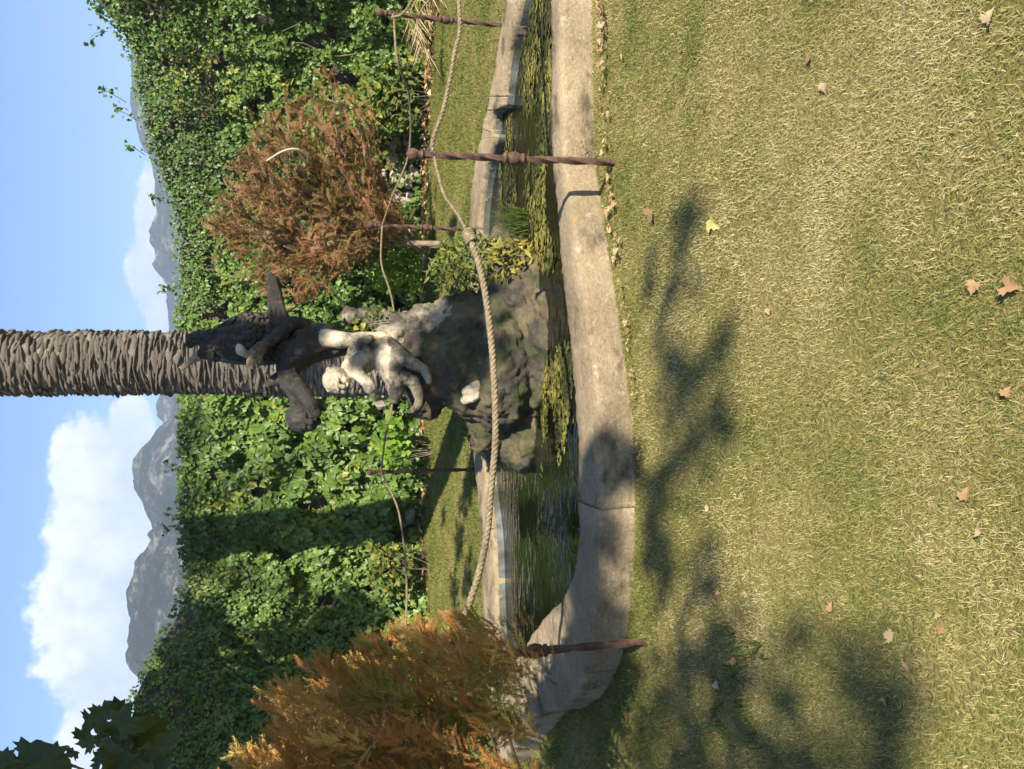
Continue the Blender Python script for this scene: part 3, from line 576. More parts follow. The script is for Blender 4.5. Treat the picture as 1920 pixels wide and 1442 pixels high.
def sculpt(name, bm, mat, voxel=0.011, smooth=4, rough=0.0, parent=stat):
    me = bpy.data.meshes.new(name); bm.to_mesh(me); bm.free(); o = bpy.data.objects.new(name, me); COL.objects.link(o)
    m = o.modifiers.new('r', 'REMESH'); m.mode = 'VOXEL'; m.voxel_size = voxel
    m = o.modifiers.new('s', 'SMOOTH'); m.factor = 0.5; m.iterations = smooth
    dg = bpy.context.evaluated_depsgraph_get(); me2 = bpy.data.meshes.new_from_object(o.evaluated_get(dg)); bpy.data.objects.remove(o)
    if rough:
        co = np.empty(len(me2.vertices) * 3, np.float32); me2.vertices.foreach_get('co', co); co = co.reshape(-1, 3); no = np.empty_like(co); me2.vertices.foreach_get('normal', no.reshape(-1)) if False else None
        nrm = np.array([v.normal for v in me2.vertices]); co = co + nrm * ((fbm(co * 7, 4, 90) - 0.5) * rough * 2 + (fbm(co * 24, 3, 91) - 0.5) * rough * 1.3)[:, None]
        me2.vertices.foreach_set('co', co.astype(np.float32).ravel()); me2.update()
    me2.name = name; return link(name, me2, mat, parent, True)

# fish standing on its tail, jaws open to the sky
bm = bmesh.new()
chain(bm, [(808, 690, 13, .05), (800, 640, 24, .05), (797, 580, 36, .05), (799, 520, 38, .04), (796, 470, 37, .02), (795, 430, 33, 0), (792, 402, 25, 0)])
chain(bm, [(786, 402, 22, -.02), (781, 386, 13, -.03), (776, 376, 9, -.04)])
chain(bm, [(806, 398, 19, .01), (809, 376, 14, .02), (806, 362, 11, .02), (797, 356, 8, .02)])
ellb(bm, 815, 402, -.06, 8, 8, 8); ellb(bm, 778, 402, -.09, 7, 7, 7)
chain(bm, [(796, 440, 34, -.03), (802, 470, 33, -.05)])
for k in range(6): chain(bm, [(770 + k * 3, 500 + k * 26, 9, -.13), (815, 508 + k * 26, 9, -.15)])
chain(bm, [(838, 440, 10, .06), (846, 470, 12, .08), (846, 505, 10, .08)]); chain(bm, [(826, 415, 8, .05), (838, 440, 10, .06)])   # back fin
fish = sculpt('fish', bm, MT['st_fish'], 0.008, 2, 0.008)
bm = bmesh.new(); chain(bm, [(780, 384, 11, -.03), (774, 372, 8.5, -.04), (767, 361, 6, -.05), (758, 351, 4, -.05), (749, 343, 2.5, -.05)]); sculpt('jaw', bm, MT['st_grey'], 0.007, 2, 0, fish)
bm = bmesh.new()   # long tail fin reaching out to the right
chain(bm, [(830, 530, 22, .02), (856, 520, 14, .03), (892, 515, 13, .05), (915, 513, 11, .06), (928, 506, 5, .06)])
for k in range(4): chain(bm, [(838, 508 + k * 10, 4, -.03), (880, 505 + k * 7, 4, -.01), (922, 504 + k * 4, 2.5, .02)])
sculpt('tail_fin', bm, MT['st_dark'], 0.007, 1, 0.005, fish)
bm = bmesh.new(); chain(bm, [(798, 446, 5, -.15), (785, 452, 9, -.18), (776, 463, 6, -.17)]); sculpt('sunlit_gill', bm, MT['st_pale'], 0.008, 3, 0, fish)  # fleck of sun on the gill, put in as pale stone

# upper child clasping the fish and leaning out to the left
bm = bmesh.new()
chain(bm, [(800, 618, 24, -.06), (797, 585, 31, -.06), (780, 558, 30, -.1), (754, 540, 21, -.14), (724, 543, 16, -.18), (697, 556, 13, -.2)])
for k in range(7):     # drapery folds across the back
    chain(bm, [(770 + k * 8, 545 + 3 * k, 5, -.2), (778 + k * 7, 572, 5.5, -.21), (788 + k * 4, 605, 5, -.17), (794 + k * 2, 630, 3.5, -.14)])
for k in range(4): chain(bm, [(745 - k * 10, 528 + k * 5, 4, -.2), (750 - k * 10, 552 + k * 3, 4, -.24)])
ellb(bm, 660, 566, -.24, 26, 27, 28); ellb(bm, 655, 578, -.27, 20, 20, 19)                                   # skull, jaw
ellb(bm, 645, 572, -.34, 8, 6, 3.5); ellb(bm, 661, 572, -.35, 8, 6, 3.5)                                        # brows
chain(bm, [(652, 574, 4, -.37), (650, 583, 5.5, -.385)]); ellb(bm, 642, 583, -.34, 7, 6, 6); ellb(bm, 663, 584, -.34, 7, 6, 6)
chain(bm, [(646, 591, 2.6, -.36), (657, 592, 2.6, -.36)]); ellb(bm, 652, 598, -.32, 7, 6, 5); ellb(bm, 684, 574, -.27, 4, 6, 8)
for a in range(30):
    t = a * 2.4; rr_ = 26 * math.sqrt((a + 4) / 34); ellb(bm, 662 + rr_ * math.cos(t) * .95, 556 - 12 * (1 - (rr_ / 28) ** 2) + 3 * math.sin(a * 5), -.24 + rr_ * math.sin(t) * .0036, 5.5, 5.5, 5)
chain(bm, [(726, 548, 18, -.2), (706, 566, 14, -.3), (684, 584, 11, -.36), (668, 594, 9, -.36)])        # near forearm
chain(bm, [(735, 530, 14, -.1), (728, 512, 9, -.1), (722, 503, 6, -.1)])
chain(bm, [(826, 575, 18, -.02), (836, 550, 13, -.1), (826, 536, 10.5, -.15), (812, 518, 11.5, -.19), (792, 492, 9, -.22), (780, 481, 8, -.24)])   # far arm folded over the fish
chain(bm, [(814, 595, 22, -.05), (816, 612, 19, -.1), (810, 628, 17, -.14)])
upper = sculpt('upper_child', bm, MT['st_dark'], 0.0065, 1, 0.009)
bm = bmesh.new(); chain(bm, [(790, 490, 11, -.23), (780, 480, 11.5, -.26)])
for k, (x, y) in enumerate([(757, 466), (753, 474), (756, 483), (762, 490)]):
    chain(bm, [(776, 474 + k * 4, 5, -.27), (765, 467 + k * 7, 4.4, -.31), (x, y, 3.6, -.29)])
chain(bm, [(784, 474, 5, -.26), (779, 463, 3.8, -.3)]); sculpt('sunlit_hand', bm, MT['st_grey'], 0.006, 2, 0, upper)  # dappled sunlight on the hand is painted in as lighter stone
bm = bmesh.new(); chain(bm, [(808, 612, 17, -.16), (804, 640, 15, -.21), (805, 660, 12, -.22), (805, 667, 12.5, -.23), (808, 680, 11.5, -.21), (812, 704, 7.5, -.2), (813, 716, 8, -.2), (806, 727, 7.5, -.25), (797, 732, 4.5, -.29)]); sculpt('hanging_leg', bm, MT['st_pale'], 0.008, 3, 0.003, upper)

# lower child sprawled on the rock
bm = bmesh.new()
ellb(bm, 729, 631, -.3, 23, 24, 24); ellb(bm, 722, 641, -.33, 17, 17, 16)
ellb(bm, 713, 634, -.4, 7, 5, 3); ellb(bm, 728, 634, -.42, 7, 5, 3); chain(bm, [(718, 636, 3.5, -.43), (716, 644, 4.8, -.445)])
ellb(bm, 709, 645, -.39, 6, 5, 5.5); ellb(bm, 729, 646, -.41, 6.5, 5, 5.5); chain(bm, [(713, 651, 2.4, -.41), (723, 652, 2.4, -.415)]); ellb(bm, 718, 657, -.38, 6, 5, 4.5); ellb(bm, 748, 638, -.33, 4, 6, 7)
for a in range(30):
    t = a * 2.4; rr_ = 22 * math.sqrt((a + 4) / 34); ellb(bm, 730 + rr_ * math.cos(t), 622 - 10 * (1 - (rr_ / 24) ** 2) + 3 * math.sin(a * 5), -.3 + rr_ * math.sin(t) * .0036, 4.8, 4.8, 4.5)
chain(bm, [(740, 645, 12, -.26), (752, 660, 20, -.24), (766, 680, 23, -.24), (776, 702, 22, -.25), (779, 720, 23, -.25)])
for k in range(4): chain(bm, [(752 + k * 7, 668 + k * 9, 7, -.34), (768 + k * 6, 660 + k * 9, 7, -.34)])
chain(bm, [(750, 660, 14, -.3), (736, 677, 11, -.37), (722, 690, 9.5, -.4), (714, 695, 10, -.4), (702, 704, 8, -.36), (693, 710, 6.5, -.32)])
for k in range(4): chain(bm, [(692, 708 + 2 * k, 4, -.33), (682, 708 + 5 * k, 3.6, -.34), (676, 712 + 5 * k, 3, -.31)])
chain(bm, [(774, 722, 25, -.28), (754, 731, 22, -.38), (738, 737, 18, -.42)])                              # near thigh, knee to the front
chain(bm, [(786, 720, 24, -.26), (778, 742, 17, -.36), (771, 754, 13, -.4), (762, 770, 12.5, -.42), (753, 788, 8.5, -.42), (750, 796, 8, -.43), (738, 801, 7.5, -.48), (727, 804, 5, -.52)])
chain(bm, [(738, 738, 17, -.42), (722, 742, 15, -.42), (705, 742, 13.5, -.4), (692, 737, 9, -.38)])
chain(bm, [(738, 742, 15, -.42), (733, 760, 11.5, -.42), (726, 774, 11, -.42), (708, 783, 10, -.4), (692, 786, 7.5, -.4), (682, 784, 8, -.41), (672, 774, 5.5, -.42)])
chain(bm, [(764, 660, 14, -.2), (784, 664, 11, -.26), (800, 680, 9, -.3), (808, 694, 7, -.3)])
low = sculpt('lower_child', bm, MT['st_pale'], 0.0065, 1, 0.009); low.data.materials.append(MT['st_grey'])     # legs: grime and their shade both put into a greyer stone
zc = np.array([p.center[2] for p in low.data.polygons]); xc = np.array([p.center[0] for p in low.data.polygons]); cen = np.array([p.center[:] for p in low.data.polygons])
zl = sp(760, 726, -.35).z + (fbm(cen * 9, 3, 88) - .5) * .12; low.data.polygons.foreach_set('material_index', (zc < zl).astype(np.int32))
# rock
bm = bmesh.new()
for (X, Y, d, a, b, c) in [(770, 800, -.1, 70, 70, 50), (710, 800, -.12, 46, 52, 40), (770, 860, -.15, 96, 90, 62), (712, 880, -.25, 52, 50, 60), (840, 880, -.15, 52, 60, 60),
                          (760, 940, -.2, 130, 110, 70), (660, 915, -.1, 70, 60, 36), (625, 912, .1, 36, 40, 26), (850, 950, -.15, 95, 90, 60), (770, 1000, -.3, 150, 100, 40), (640, 985, -.1, 90, 80, 46), (900, 1000, -.2, 90, 80, 44), (700, 900, -.42, 26, 20, 20), (845, 690, .1, 20, 24, 50),
                          (960, 950, .0, 60, 60, 44), (1000, 985, .1, 60, 50, 30)]:
    ellb(bm, X, Y, d, a, b, c, (random.uniform(-.2, .2), random.uniform(-.3, .3), random.uniform(0, 3)))
sculpt('rock_base', bm, MT['st_rock'], 0.016, 1, 0.055)
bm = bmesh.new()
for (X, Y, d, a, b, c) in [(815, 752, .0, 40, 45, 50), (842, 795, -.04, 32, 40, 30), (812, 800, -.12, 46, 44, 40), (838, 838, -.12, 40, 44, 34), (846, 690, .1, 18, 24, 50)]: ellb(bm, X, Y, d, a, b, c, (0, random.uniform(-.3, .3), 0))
sculpt('sunlit_rock_top', bm, MT['st_grey'], 0.010, 1, 0.055)  # sunlit upper right of the rock, its light put into a paler stone
bm = bmesh.new()
for (X, Y, d, a, c) in [(704, 884, -.52, 16, 17), (693, 874, -.5, 9, 9), (716, 893, -.52, 14, 9)]: ellb(bm, X, Y, d, a, 12, c, (0, .5, 0))
sculpt('pale_boulder', bm, MT['st_pale'], 0.012, 1, 0.02)

# ================================================================== POSTS AND ROPES
def lathe(bm, prof, seg=12, z0=0.0):
    rings = [[bm.verts.new((r * math.cos(2 * math.pi * k / seg), r * math.sin(2 * math.pi * k / seg), z + z0)) for k in range(seg)] for r, z in prof]
    for a, b in zip(rings[:-1], rings[1:]):
        for k in range(seg): bm.faces.new((a[k], a[(k + 1) % seg], b[(k + 1) % seg], b[k]))
    bm.faces.new(rings[0][::-1]); bm.faces.new(rings[-1])
PHH = 1.17
def post_meshes():
    D = {}
    bm = bmesh.new(); rings = []; n = 90
    for i in range(n):
        z = -0.15 + (PHH + 0.10) * i / (n - 1); w = 0.0145; a0 = 9.0 * z
        rings.append([bm.verts.new((w * 1.414 * math.cos(a0 + k * math.pi / 2 + (math.pi / 4)), w * 1.414 * math.sin(a0 + k * math.pi / 2 + math.pi / 4), z)) for k in range(4)])
    for a, b in zip(rings[:-1], rings[1:]):
        for k in range(4): bm.faces.new((a[k], a[(k + 1) % 4], b[(k + 1) % 4], b[k]))
    me = bpy.data.meshes.new('shaft'); bm.to_mesh(me); bm.free(); D['shaft'] = me
    bm = bmesh.new(); lathe(bm, [(.02, -.062), (.031, -.056), (.031, -.044), (.022, -.04), (.032, -.025), (.038, 0), (.032, .025), (.022, .04), (.031, .044), (.031, .056), (.02, .062)], 14, PHH * 0.5)
    me = bpy.data.meshes.new('middle_knob'); bm.to_mesh(me); bm.free(); D['middle_knob'] = me
    bm = bmesh.new(); lathe(bm, [(.018, -.05), (.028, -.045), (.028, -.036), (.016, -.03), (.027, -.015), (.034, .005), (.028, .026), (.012, .038), (.004, .042)], 14, PHH - 0.04)
    me = bpy.data.meshes.new('finial'); bm.to_mesh(me); bm.free(); D['finial'] = me
    bm = bmesh.new(); sg, s2 = 16, 6; vs = [[bm.verts.new((0.0 + (0.030 + 0.006 * math.cos(b)) * math.cos(a), 0.006 * math.sin(b), PHH - 0.13 + (0.030 + 0.006 * math.cos(b)) * math.sin(a))) for b in [2 * math.pi * q / s2 for q in range(s2)]] for a in [2 * math.pi * q / sg for q in range(sg)]]
    for i in range(sg):
        for j in range(s2): bm.faces.new((vs[i][j], vs[(i + 1) % sg][j], vs[(i + 1) % sg][(j + 1) % s2], vs[i][(j + 1) % s2]))
    me = bpy.data.meshes.new('rope_ring'); bm.to_mesh(me); bm.free(); D['rope_ring'] = me
    for me in D.values(): me.materials.append(MT['iron'])
    for k in ('middle_knob', 'finial', 'rope_ring'): D[k].polygons.foreach_set('use_smooth', np.ones(len(D[k].polygons), bool))
    return D
PM = post_meshes()
POSTS = {'nr': (1137, 1152, 'rusty iron rope post at the front right of the pool, nearest to the camera', -0.03),
         'nl': (239, 1212, 'rusty iron post at the left end of the rim, half hidden by orange cypress', 0.0),
         'fr': (1392, 962, 'rusty iron rope post behind the far rim, close to the dry palm fronds', -0.01),
         'fm': (1010, 906, 'thin rusty iron post behind the far rim, below the russet conifer', 0.0),
         'fl': (562, 901, 'dark iron rope post behind the far rim, between statue and the shadow band', 0.0)}
HOOK = {}
for key, (X, Y, lab, lean) in POSTS.items():
    P = gnd(X, Y); r = empty('iron_post', P); tag(r, lab, 'post', 'iron posts round the pool')
    for nm, me in PM.items():
        o = bpy.data.objects.new(nm, me); COL.objects.link(o); o.parent = r
    r.rotation_euler = (0, lean, random.uniform(0, 1.5)) if False else (0, lean, 0); HOOK[key] = P + Vector((lean * 1.0, 0, PHH - 0.145))
def rope(name, pts, rad, label, pitch=0.075, res=9):
    path = crom(pts, 60); sl = np.concatenate([[0], np.cumsum(np.linalg.norm(np.diff(path, axis=0), axis=1))]); n = int(sl[-1] / pitch * res); s = np.linspace(0, sl[-1], n)
    path = np.stack([np.interp(s, sl, path[:, k]) for k in range(3)], -1); t = unit(np.gradient(path, axis=0)); u = unit(np.cross(t, np.array([0, 0, 1.0]))); w = np.cross(t, u)
    r = empty(name, tuple(path[0])); tag(r, label, 'rope', 'ropes between the posts')
    for k in range(3):
        a = 2 * np.pi * (s / pitch + k / 3); c = path + rad * 0.52 * (np.cos(a)[:, None] * u + np.sin(a)[:, None] * w)
        v, f = tube_np(c, rad * 0.60, 7); link('strand', mesh_np('strand', v, f), MT['rope'], r, True)
    # lashing at the ring
def rp(X, Y, d): return tuple(at(X, Y, d))
dn = HOOK['nr'].y; dl = HOOK['nl'].y
rope('rope', [HOOK['nr'], rp(1080, 832, dn - .08), rp(1040, 858, dn - .11), rp(1000, 880, dn - .155)], 0.0085, 'short thin rope dropping from the front right post to the knot', .05)
kn = empty('rope_knot', rp(1000, 880, dn - .155)); tag(kn, 'frayed rope knot joining the thin and the thick rope', 'knot'); kc = np.array(rp(1000, 880, dn - .155)); kt = unit(np.array(rp(940, 900, dn - .22)) - np.array(rp(1040, 858, dn - .11)))
for q in range(5):
    aa = np.linspace(0, 2 * np.pi, 14); u_ = unit(np.cross(kt, [0, 0, 1.0])); w_ = np.cross(kt, u_); c_ = kc + kt * (q - 2) * .014; v, f = tube_np(c_ + .026 * (np.cos(aa)[:, None] * u_ + np.sin(aa)[:, None] * w_) + kt * (aa / 6.28 * .01)[:, None], .0095, 6); link('turn', mesh_np('turn', v, f), MT['rope'], kn, True)
rope('rope', [rp(1006, 877, dn - .15), rp(940, 900, dn - .22), rp(850, 916, dn - .28), rp(740, 926, dn - .33), rp(620, 929, dn - .36), rp(520, 920, dn - .36), rp(440, 913, dn - .36), rp(340, 890, dl + .02), HOOK['nl']], 0.0165, 'thick twisted rope sagging across the front of the pool')
rope('rope', [HOOK['nr'] + Vector((.0, .0, .004)), rp(1180, 812, dn + .0), rp(1240, 832, dn + .02), rp(1340, 852, dn + .05), rp(1442, 860, dn + .1), (3.3, dn + .2, 1.0)], 0.0115, 'twisted rope running from the front post out of the right edge')
rope('rope', [HOOK['fr'], rp(1330, 745, 6.4), rp(1270, 765, 6.7), rp(1200, 770, 7.0), rp(1140, 763, 7.2), rp(1080, 738, 7.4), HOOK['fm']], 0.0095, 'thin rope hanging between the two right posts behind the pool', 0.07, 7)
rope('rope', [HOOK['fr'], rp(1410, 738, 6.1), rp(1442, 772, 5.9), (3.6, 5.6, 0.7), (4.1, 5.3, 0.75)], 0.0095, 'thin rope dropping from the far right post beyond the frame', 0.07, 7)
rope('rope', [HOOK['fm'], rp(950, 715, 7.55), rp(900, 730, 7.5), rp(860, 738, 7.5), rp(780, 742, 7.45), rp(680, 735, 7.5), rp(620, 722, 7.55), HOOK['fl']], 0.0095, 'thin rope passing behind the statue between two far posts', 0.07, 7)
rope('rope', [HOOK['fl'], rp(530, 728, 7.55), rp(480, 748, 7.5), rp(390, 760, 7.4), rp(300, 762, 7.3), rp(180, 750, 7.0), rp(60, 710, 6.6)], 0.0095, 'thin dark rope sagging from the far left post behind the orange cypress', 0.07, 7)

# ================================================================== TREES AND SHRUBS
def poly_pts(poly, n, d0, d1):
    P = np.array(poly, float); lo, hi = P.min(0), P.max(0); out_ = []
    while len(out_) < n:
        q = rng.uniform(lo, hi, (n * 2, 2)); q = q[in_poly(q, P)]; out_ += list(q)
    q = np.array(out_[:n]); d = rng.uniform(d0, d1, n); return q, d
# -- orange cypress at the near left
cyp = empty('swamp_cypress', (-2.15, 3.5, 0)); tag(cyp, 'orange and olive feathery cypress leaning in at the near left', 'tree')
poly = [(-330, 400), (-80, 400), (0, 440), (60, 480), (110, 510), (155, 560), (195, 640), (240, 740), (270, 840), (285, 890), (268, 920), (235, 930), (215, 950), (190, 975), (150, 965), (110, 940), (60, 930), (0, 940), (-120, 960), (-330, 990)]
q, d = poly_pts(poly, 420, 2.75, 3.8)
CP, CY_, CZ, CT = [], [], [], []
for (a, b), c in zip(q, d):
    e = np.array(at(a, b, c)); ax = unit(np.array([0.55 + rng.normal(0, .25), -.12 + rng.normal(0, .28), .8 + rng.normal(0, .2)])); ln = rng.uniform(.16, .36); m_ = 44
    t = rng.random(m_) ** .8; sd_ = rng.normal(0, 1, (m_, 3)); sd_ -= (sd_ @ ax)[:, None] * ax; sd_ = unit(sd_)
    base = e + ax * ((t - .75) * ln)[:, None] + sd_ * (.028 * (1.1 - t))[:, None] + np.array([0, 0, -.05]) * ((1 - t) ** 2)[:, None]
    CP.append(base); CY_.append(ax * (.75 + .6 * t)[:, None] + sd_ * (.8 - .5 * t)[:, None] + np.array([0, 0, .12])); CZ.append(rng.normal(0, .6, (m_, 3)) + np.array([0.2, -.8, .5]))
    tone_ = np.clip(0.16 + 1.25 * (fbm(np.array([[a / 120, b / 170, c * 1.2]]), 2, 111)[0] - .2) + rng.normal(0, .17), 0, .95); CT.append(np.clip(tone_ + rng.normal(0, .09, m_) + .12 * t, 0, 1))
CP, CY_, CZ, CT = map(np.concatenate, (CP, CY_, CZ, CT)); n = len(CP)
tag(leaf_mass('foliage', SPRIG, CP, CZ, CY_, rng.uniform(.035, .082, n), MT['cypress'], cyp, CT), kind='stuff')
tr_ = [tube_np(crom([(-2.15, 3.5, -.1), (-2.1, 3.4, .8), (-2.05, 3.3, 1.5), (-2.0, 3.25, 2.1)], 8), np.linspace(.09, .03, 25), 9)]
link('trunk', mesh_np('trunk', *tr_[0]), MT['bark'], cyp, True)
for k in range(16):
    z = 0.35 + k * 0.075; e = at(random.uniform(30, 190), 640 + 20 * (15 - k) + random.uniform(-30, 30), random.uniform(2.9, 3.5)); b = Vector((-2.05, 3.38, z)); mI = (b + e) / 2 + Vector((0, 0, .12))
    pth = crom([b, mI, e], 8); v, f = tube_np(pth, np.linspace(.018, .004, len(pth)), 5); link('branch', mesh_np('branch', v, f), MT['bark'], cyp)
# -- russet conifer before the wall
rus = empty('russet_conifer', tuple(gnd(985, 845))); tag(rus, 'russet brown small conifer spreading in front of the ivy wall', 'tree')
bp_ = gnd(985, 845); q_, d_, o_ = [], [], []
limbs = [((930, 560), (540, 10)), ]
AR = []
for k in range(30):
    t = k / 29; root = np.array([930 + 40 * t, 520 + 190 * t]); ang = rng.uniform(-0.95, 0.75)
for (ex, ey) in [(900, 575), (915, 520), (940, 495), (975, 455), (1010, 430), (1030, 415), (1060, 440), (1085, 470), (1105, 500), (1130, 470), (1150, 505), (1180, 500), (1205, 520), (1240, 540), (1225, 570), (1265, 600), (1290, 620), (1250, 640), (1235, 670), (1215, 695), (1180, 690), (1150, 665), (1190, 620), (1100, 690), (1060, 700), (1020, 690), (970, 700), (960, 640), (910, 600), (1120, 600), (1080, 560), (1040, 520), (1000, 540), (1150, 560), (1060, 630), (1010, 620), (1185, 575), (960, 590), (1100, 640), (935, 545)]:
    AR.append((ex, ey))
br_i = 0; SPP, SPY, SPS = [], [], []
for (ex, ey) in AR:
    dd = 10.2 + rng.uniform(-.8, .8); e = at(ex, ey, dd); rt = at(985 + rng.uniform(-15, 15), min(790, max(ey + 60, 560) + rng.uniform(0, 60)), 10.3); mI = (rt + e) / 2 + Vector((0, 0, .15))
    pth = crom([rt, mI, e], 8); v, f = tube_np(pth, np.linspace(.02, .005, len(pth)), 5); link('branch', mesh_np('branch', v, f), MT['bark'], rus)
    m_ = 85; ti = 3 + rng.integers(0, len(pth) - 3, m_); base = pth[ti]; dr = unit(pth[-1] - pth[0]); SPP.append(base + rng.normal(0, .07, (m_, 3)) + dr * rng.uniform(0, .2, (m_, 1))); SPY.append(np.tile(dr, (m_, 1)) + rng.normal(0, .55, (m_, 3)) + np.array([0.15, -.1, .1]))
SPP, SPY = np.concatenate(SPP), np.concatenate(SPY); n = len(SPP)
tag(leaf_mass('foliage', SPRIG2, SPP, rdirs(n) + np.array([0, -.6, .5]), SPY, rng.uniform(.11, .2, n), MT['russet'], rus, np.clip(np.repeat(rng.uniform(.15, .9, len(AR)), n // len(AR)) + rng.normal(0, .13, n), 0, 1)), kind='stuff')
v, f = tube_np(crom([bp_ - Vector((0, 0, .1)), at(985, 720, 10.3), at(975, 600, 10.3), at(1000, 480, 10.3)], 8), np.linspace(.045, .015, 25), 8); link('trunk', mesh_np('trunk', v, f), MT['bark'], rus, True)
v, f = tube_np(crom([at(1140, 500, 9.35), at(1158, 530, 9.3), at(1162, 556, 9.3), at(1150, 575, 9.4)], 6), np.linspace(.012, .016, 19), 6); link('bare_branch', mesh_np('bare_branch', v, f), MT['stone'], rus, True)

def shrub(name, label, cat, poly, d0, d1, n, tmpl, s0, s1, mat, up=0.5, group=None, seed=0, base=None):
    q, d = poly_pts(poly, n, d0, d1); P = np.array([at(a, b, c) for (a, b), c in zip(q, d)]); P[:, 2] = np.maximum(P[:, 2], 0.02)
    b = Vector(P.mean(0)); b.z = 0
    r = empty(name, b); tag(r, label, cat, group)
    leaf_mass('foliage', tmpl, P, rng.normal(0, .5, (n, 3)) + np.array([0.1, -.5, .6]), rng.normal(0, .6, (n, 3)) + np.array([0.1, -.3, up]), rng.uniform(s0, s1, n), MT[mat], r, np.clip(rng.normal(.5, .25, n), 0, 1))
    for k in range(0, n, max(1, n // 14)):
        e = P[k]; bb = np.array([b.x * .6 + e[0] * .4, e[1], max(0.0, e[2] - 0.5 - up * .2)]); pth = crom([bb, (bb + e) / 2 + np.array([0.02, 0, .02]), e], 5); v, f = tube_np(pth, np.linspace(.006, .002, len(pth)), 4); link('stem', mesh_np('stem', v, f), MT['bark'], r)
    return r
shrub('leafy_shrub', 'bright lime green low plant at the foot of the ivy wall', 'shrub', [(560, 725), (600, 715), (650, 722), (655, 752), (610, 770), (565, 765)], 11.2, 12.2, 420, IVYS, .07, .13, 'lime')
shrub('leafy_shrub', 'yellow green low plant at the wall foot left of the dark shadow band', 'shrub', [(330, 700), (425, 690), (425, 770), (360, 778), (320, 770)], 11.6, 12.4, 360, IVYS, .07, .12, 'herb')
shrub('leafy_shrub', 'green leafy bush under the russet conifer by the wall foot', 'shrub', [(900, 700), (960, 690), (1010, 700), (1040, 760), (1010, 788), (900, 788), (890, 740)], 10.6, 11.8, 560, IVYS, .07, .13, 'lime')
shrub('leafy_shrub', 'green leafy bush at the wall foot right of the bare stones', 'shrub', [(1190, 700), (1250, 660), (1330, 690), (1335, 780), (1200, 785)], 11.3, 12.2, 420, IVYS, .06, .11, 'herb')
shrub('rock_plant', 'sprawling olive herb on the rock right of the statue', 'plant', [(880, 850), (930, 800), (990, 830), (1010, 880), (1000, 930), (940, 960), (890, 930), (875, 890)], 5.55, 6.1, 700, LANCE, .05, .10, 'herb')
shrub('rock_plant', 'yellow leaved plant hanging over the water beside the rock', 'plant', [(925, 930), (970, 915), (1000, 950), (985, 1000), (940, 1010), (920, 970)], 5.35, 5.75, 230, LANCE, .05, .11, 'yellow')
shrub('rock_plant', 'small moss green plant on the shoulder of the rock behind the children', 'plant', [(815, 660), (848, 640), (862, 690), (860, 760), (838, 750), (825, 700)], 5.72, 5.95, 90, IVYS, .03, .055, 'herb')
# reed tuft standing in the water
q, d = poly_pts([(985, 985), (1040, 985), (1050, 1000), (975, 1000)], 420, 5.5, 5.9); Pb = np.array([gnd(a, b, 0.06) for (a, b) in q]); n = len(Pb)
rd = empty('water_grass', Vector(Pb.mean(0))); tag(rd, 'soft bright green tuft of grass growing in the pool', 'grass tuft')
Z = rdirs(n); Z[:, 2] = 0; leaf_mass('blades', (np.array([(-.012, 0, 0), (.012, 0, 0), (.01, .5, .03), (0, 1, .16), (-.01, .5, .03)]), np.array([(0, 1, 2), (0, 2, 4), (4, 2, 3)])), Pb, Z, np.stack([rng.normal(0, .35, n), rng.normal(0, .35, n), np.ones(n)], -1), rng.uniform(.15, .32, n), MT['herb'], rd, rng.random(n) * .7)

# dry palm fronds lying behind the far right post
for k, (X, Y, ln, an, lab) in enumerate([(1440, 812, 1.2, 3.5, 'dry tan palm frond lying by the wall at the right edge'), (1425, 830, 0.9, 3.15, 'shorter dry palm frond lying in front of the other')]):
    b = np.array(gnd(X + 40, Y, .05)); dv = np.array([math.cos(an), math.sin(an) * .5, 0.0]); fr_ = empty('dry_frond', tuple(b)); tag(fr_, lab, 'palm frond', 'dry palm fronds'); T = []
    pth = np.array([b + dv * ln * t + np.array([0, 0, .35 * math.sin(t * 2.6)]) for t in np.linspace(0, 1, 20)])
    for i, p in enumerate(pth):
        for s in (-1, 1, -.5, .5):
            tip = p + dv * .35 + np.array([-dv[1], dv[0], 0]) * s * .22 + np.array([0, 0, rng.uniform(-.18, .12)]); w = dv * .02; T += [p - w, p + w, tip]
    T = np.array(T); link('leaflets', mesh_np('leaflets', T, np.arange(len(T)).reshape(-1, 3), np.repeat(rng.random(len(T) // 3), 3)), MT['dryfrond'], fr_)
    v, f = tube_np(pth, np.linspace(.016, .005, 20), 5); link('stalk', mesh_np('stalk', v, f), MT['dryfrond'], fr_)

# -- plane tree: trunk left of the camera, a bough hanging into the top left corner, crown over the lawn
ptree = empty('plane_tree', (-3.9, 0.6, 0)); tag(ptree, 'plane tree whose dark lobed leaves hang in at the top left corner', 'tree')
SUNV = -np.array(L)
def hang(name, par, base, tips, r0):
    for e in tips:
        mI = (np.array(base) + np.array(e)) / 2 + np.array([0, 0, .25]); pth = crom([base, mI, e], 10); v, f = tube_np(pth, np.linspace(r0, .006, len(pth)), 6); link(name, mesh_np(name, v, f), MT['bark'], par)
v, f = tube_np(crom([(-3.9, .6, -.1), (-3.85, .6, 2), (-3.6, .8, 4.2), (-3.0, 1.5, 6.2)], 8), np.linspace(.26, .12, 25), 12); link('trunk', mesh_np('trunk', v, f), MT['bark'], ptree, True)
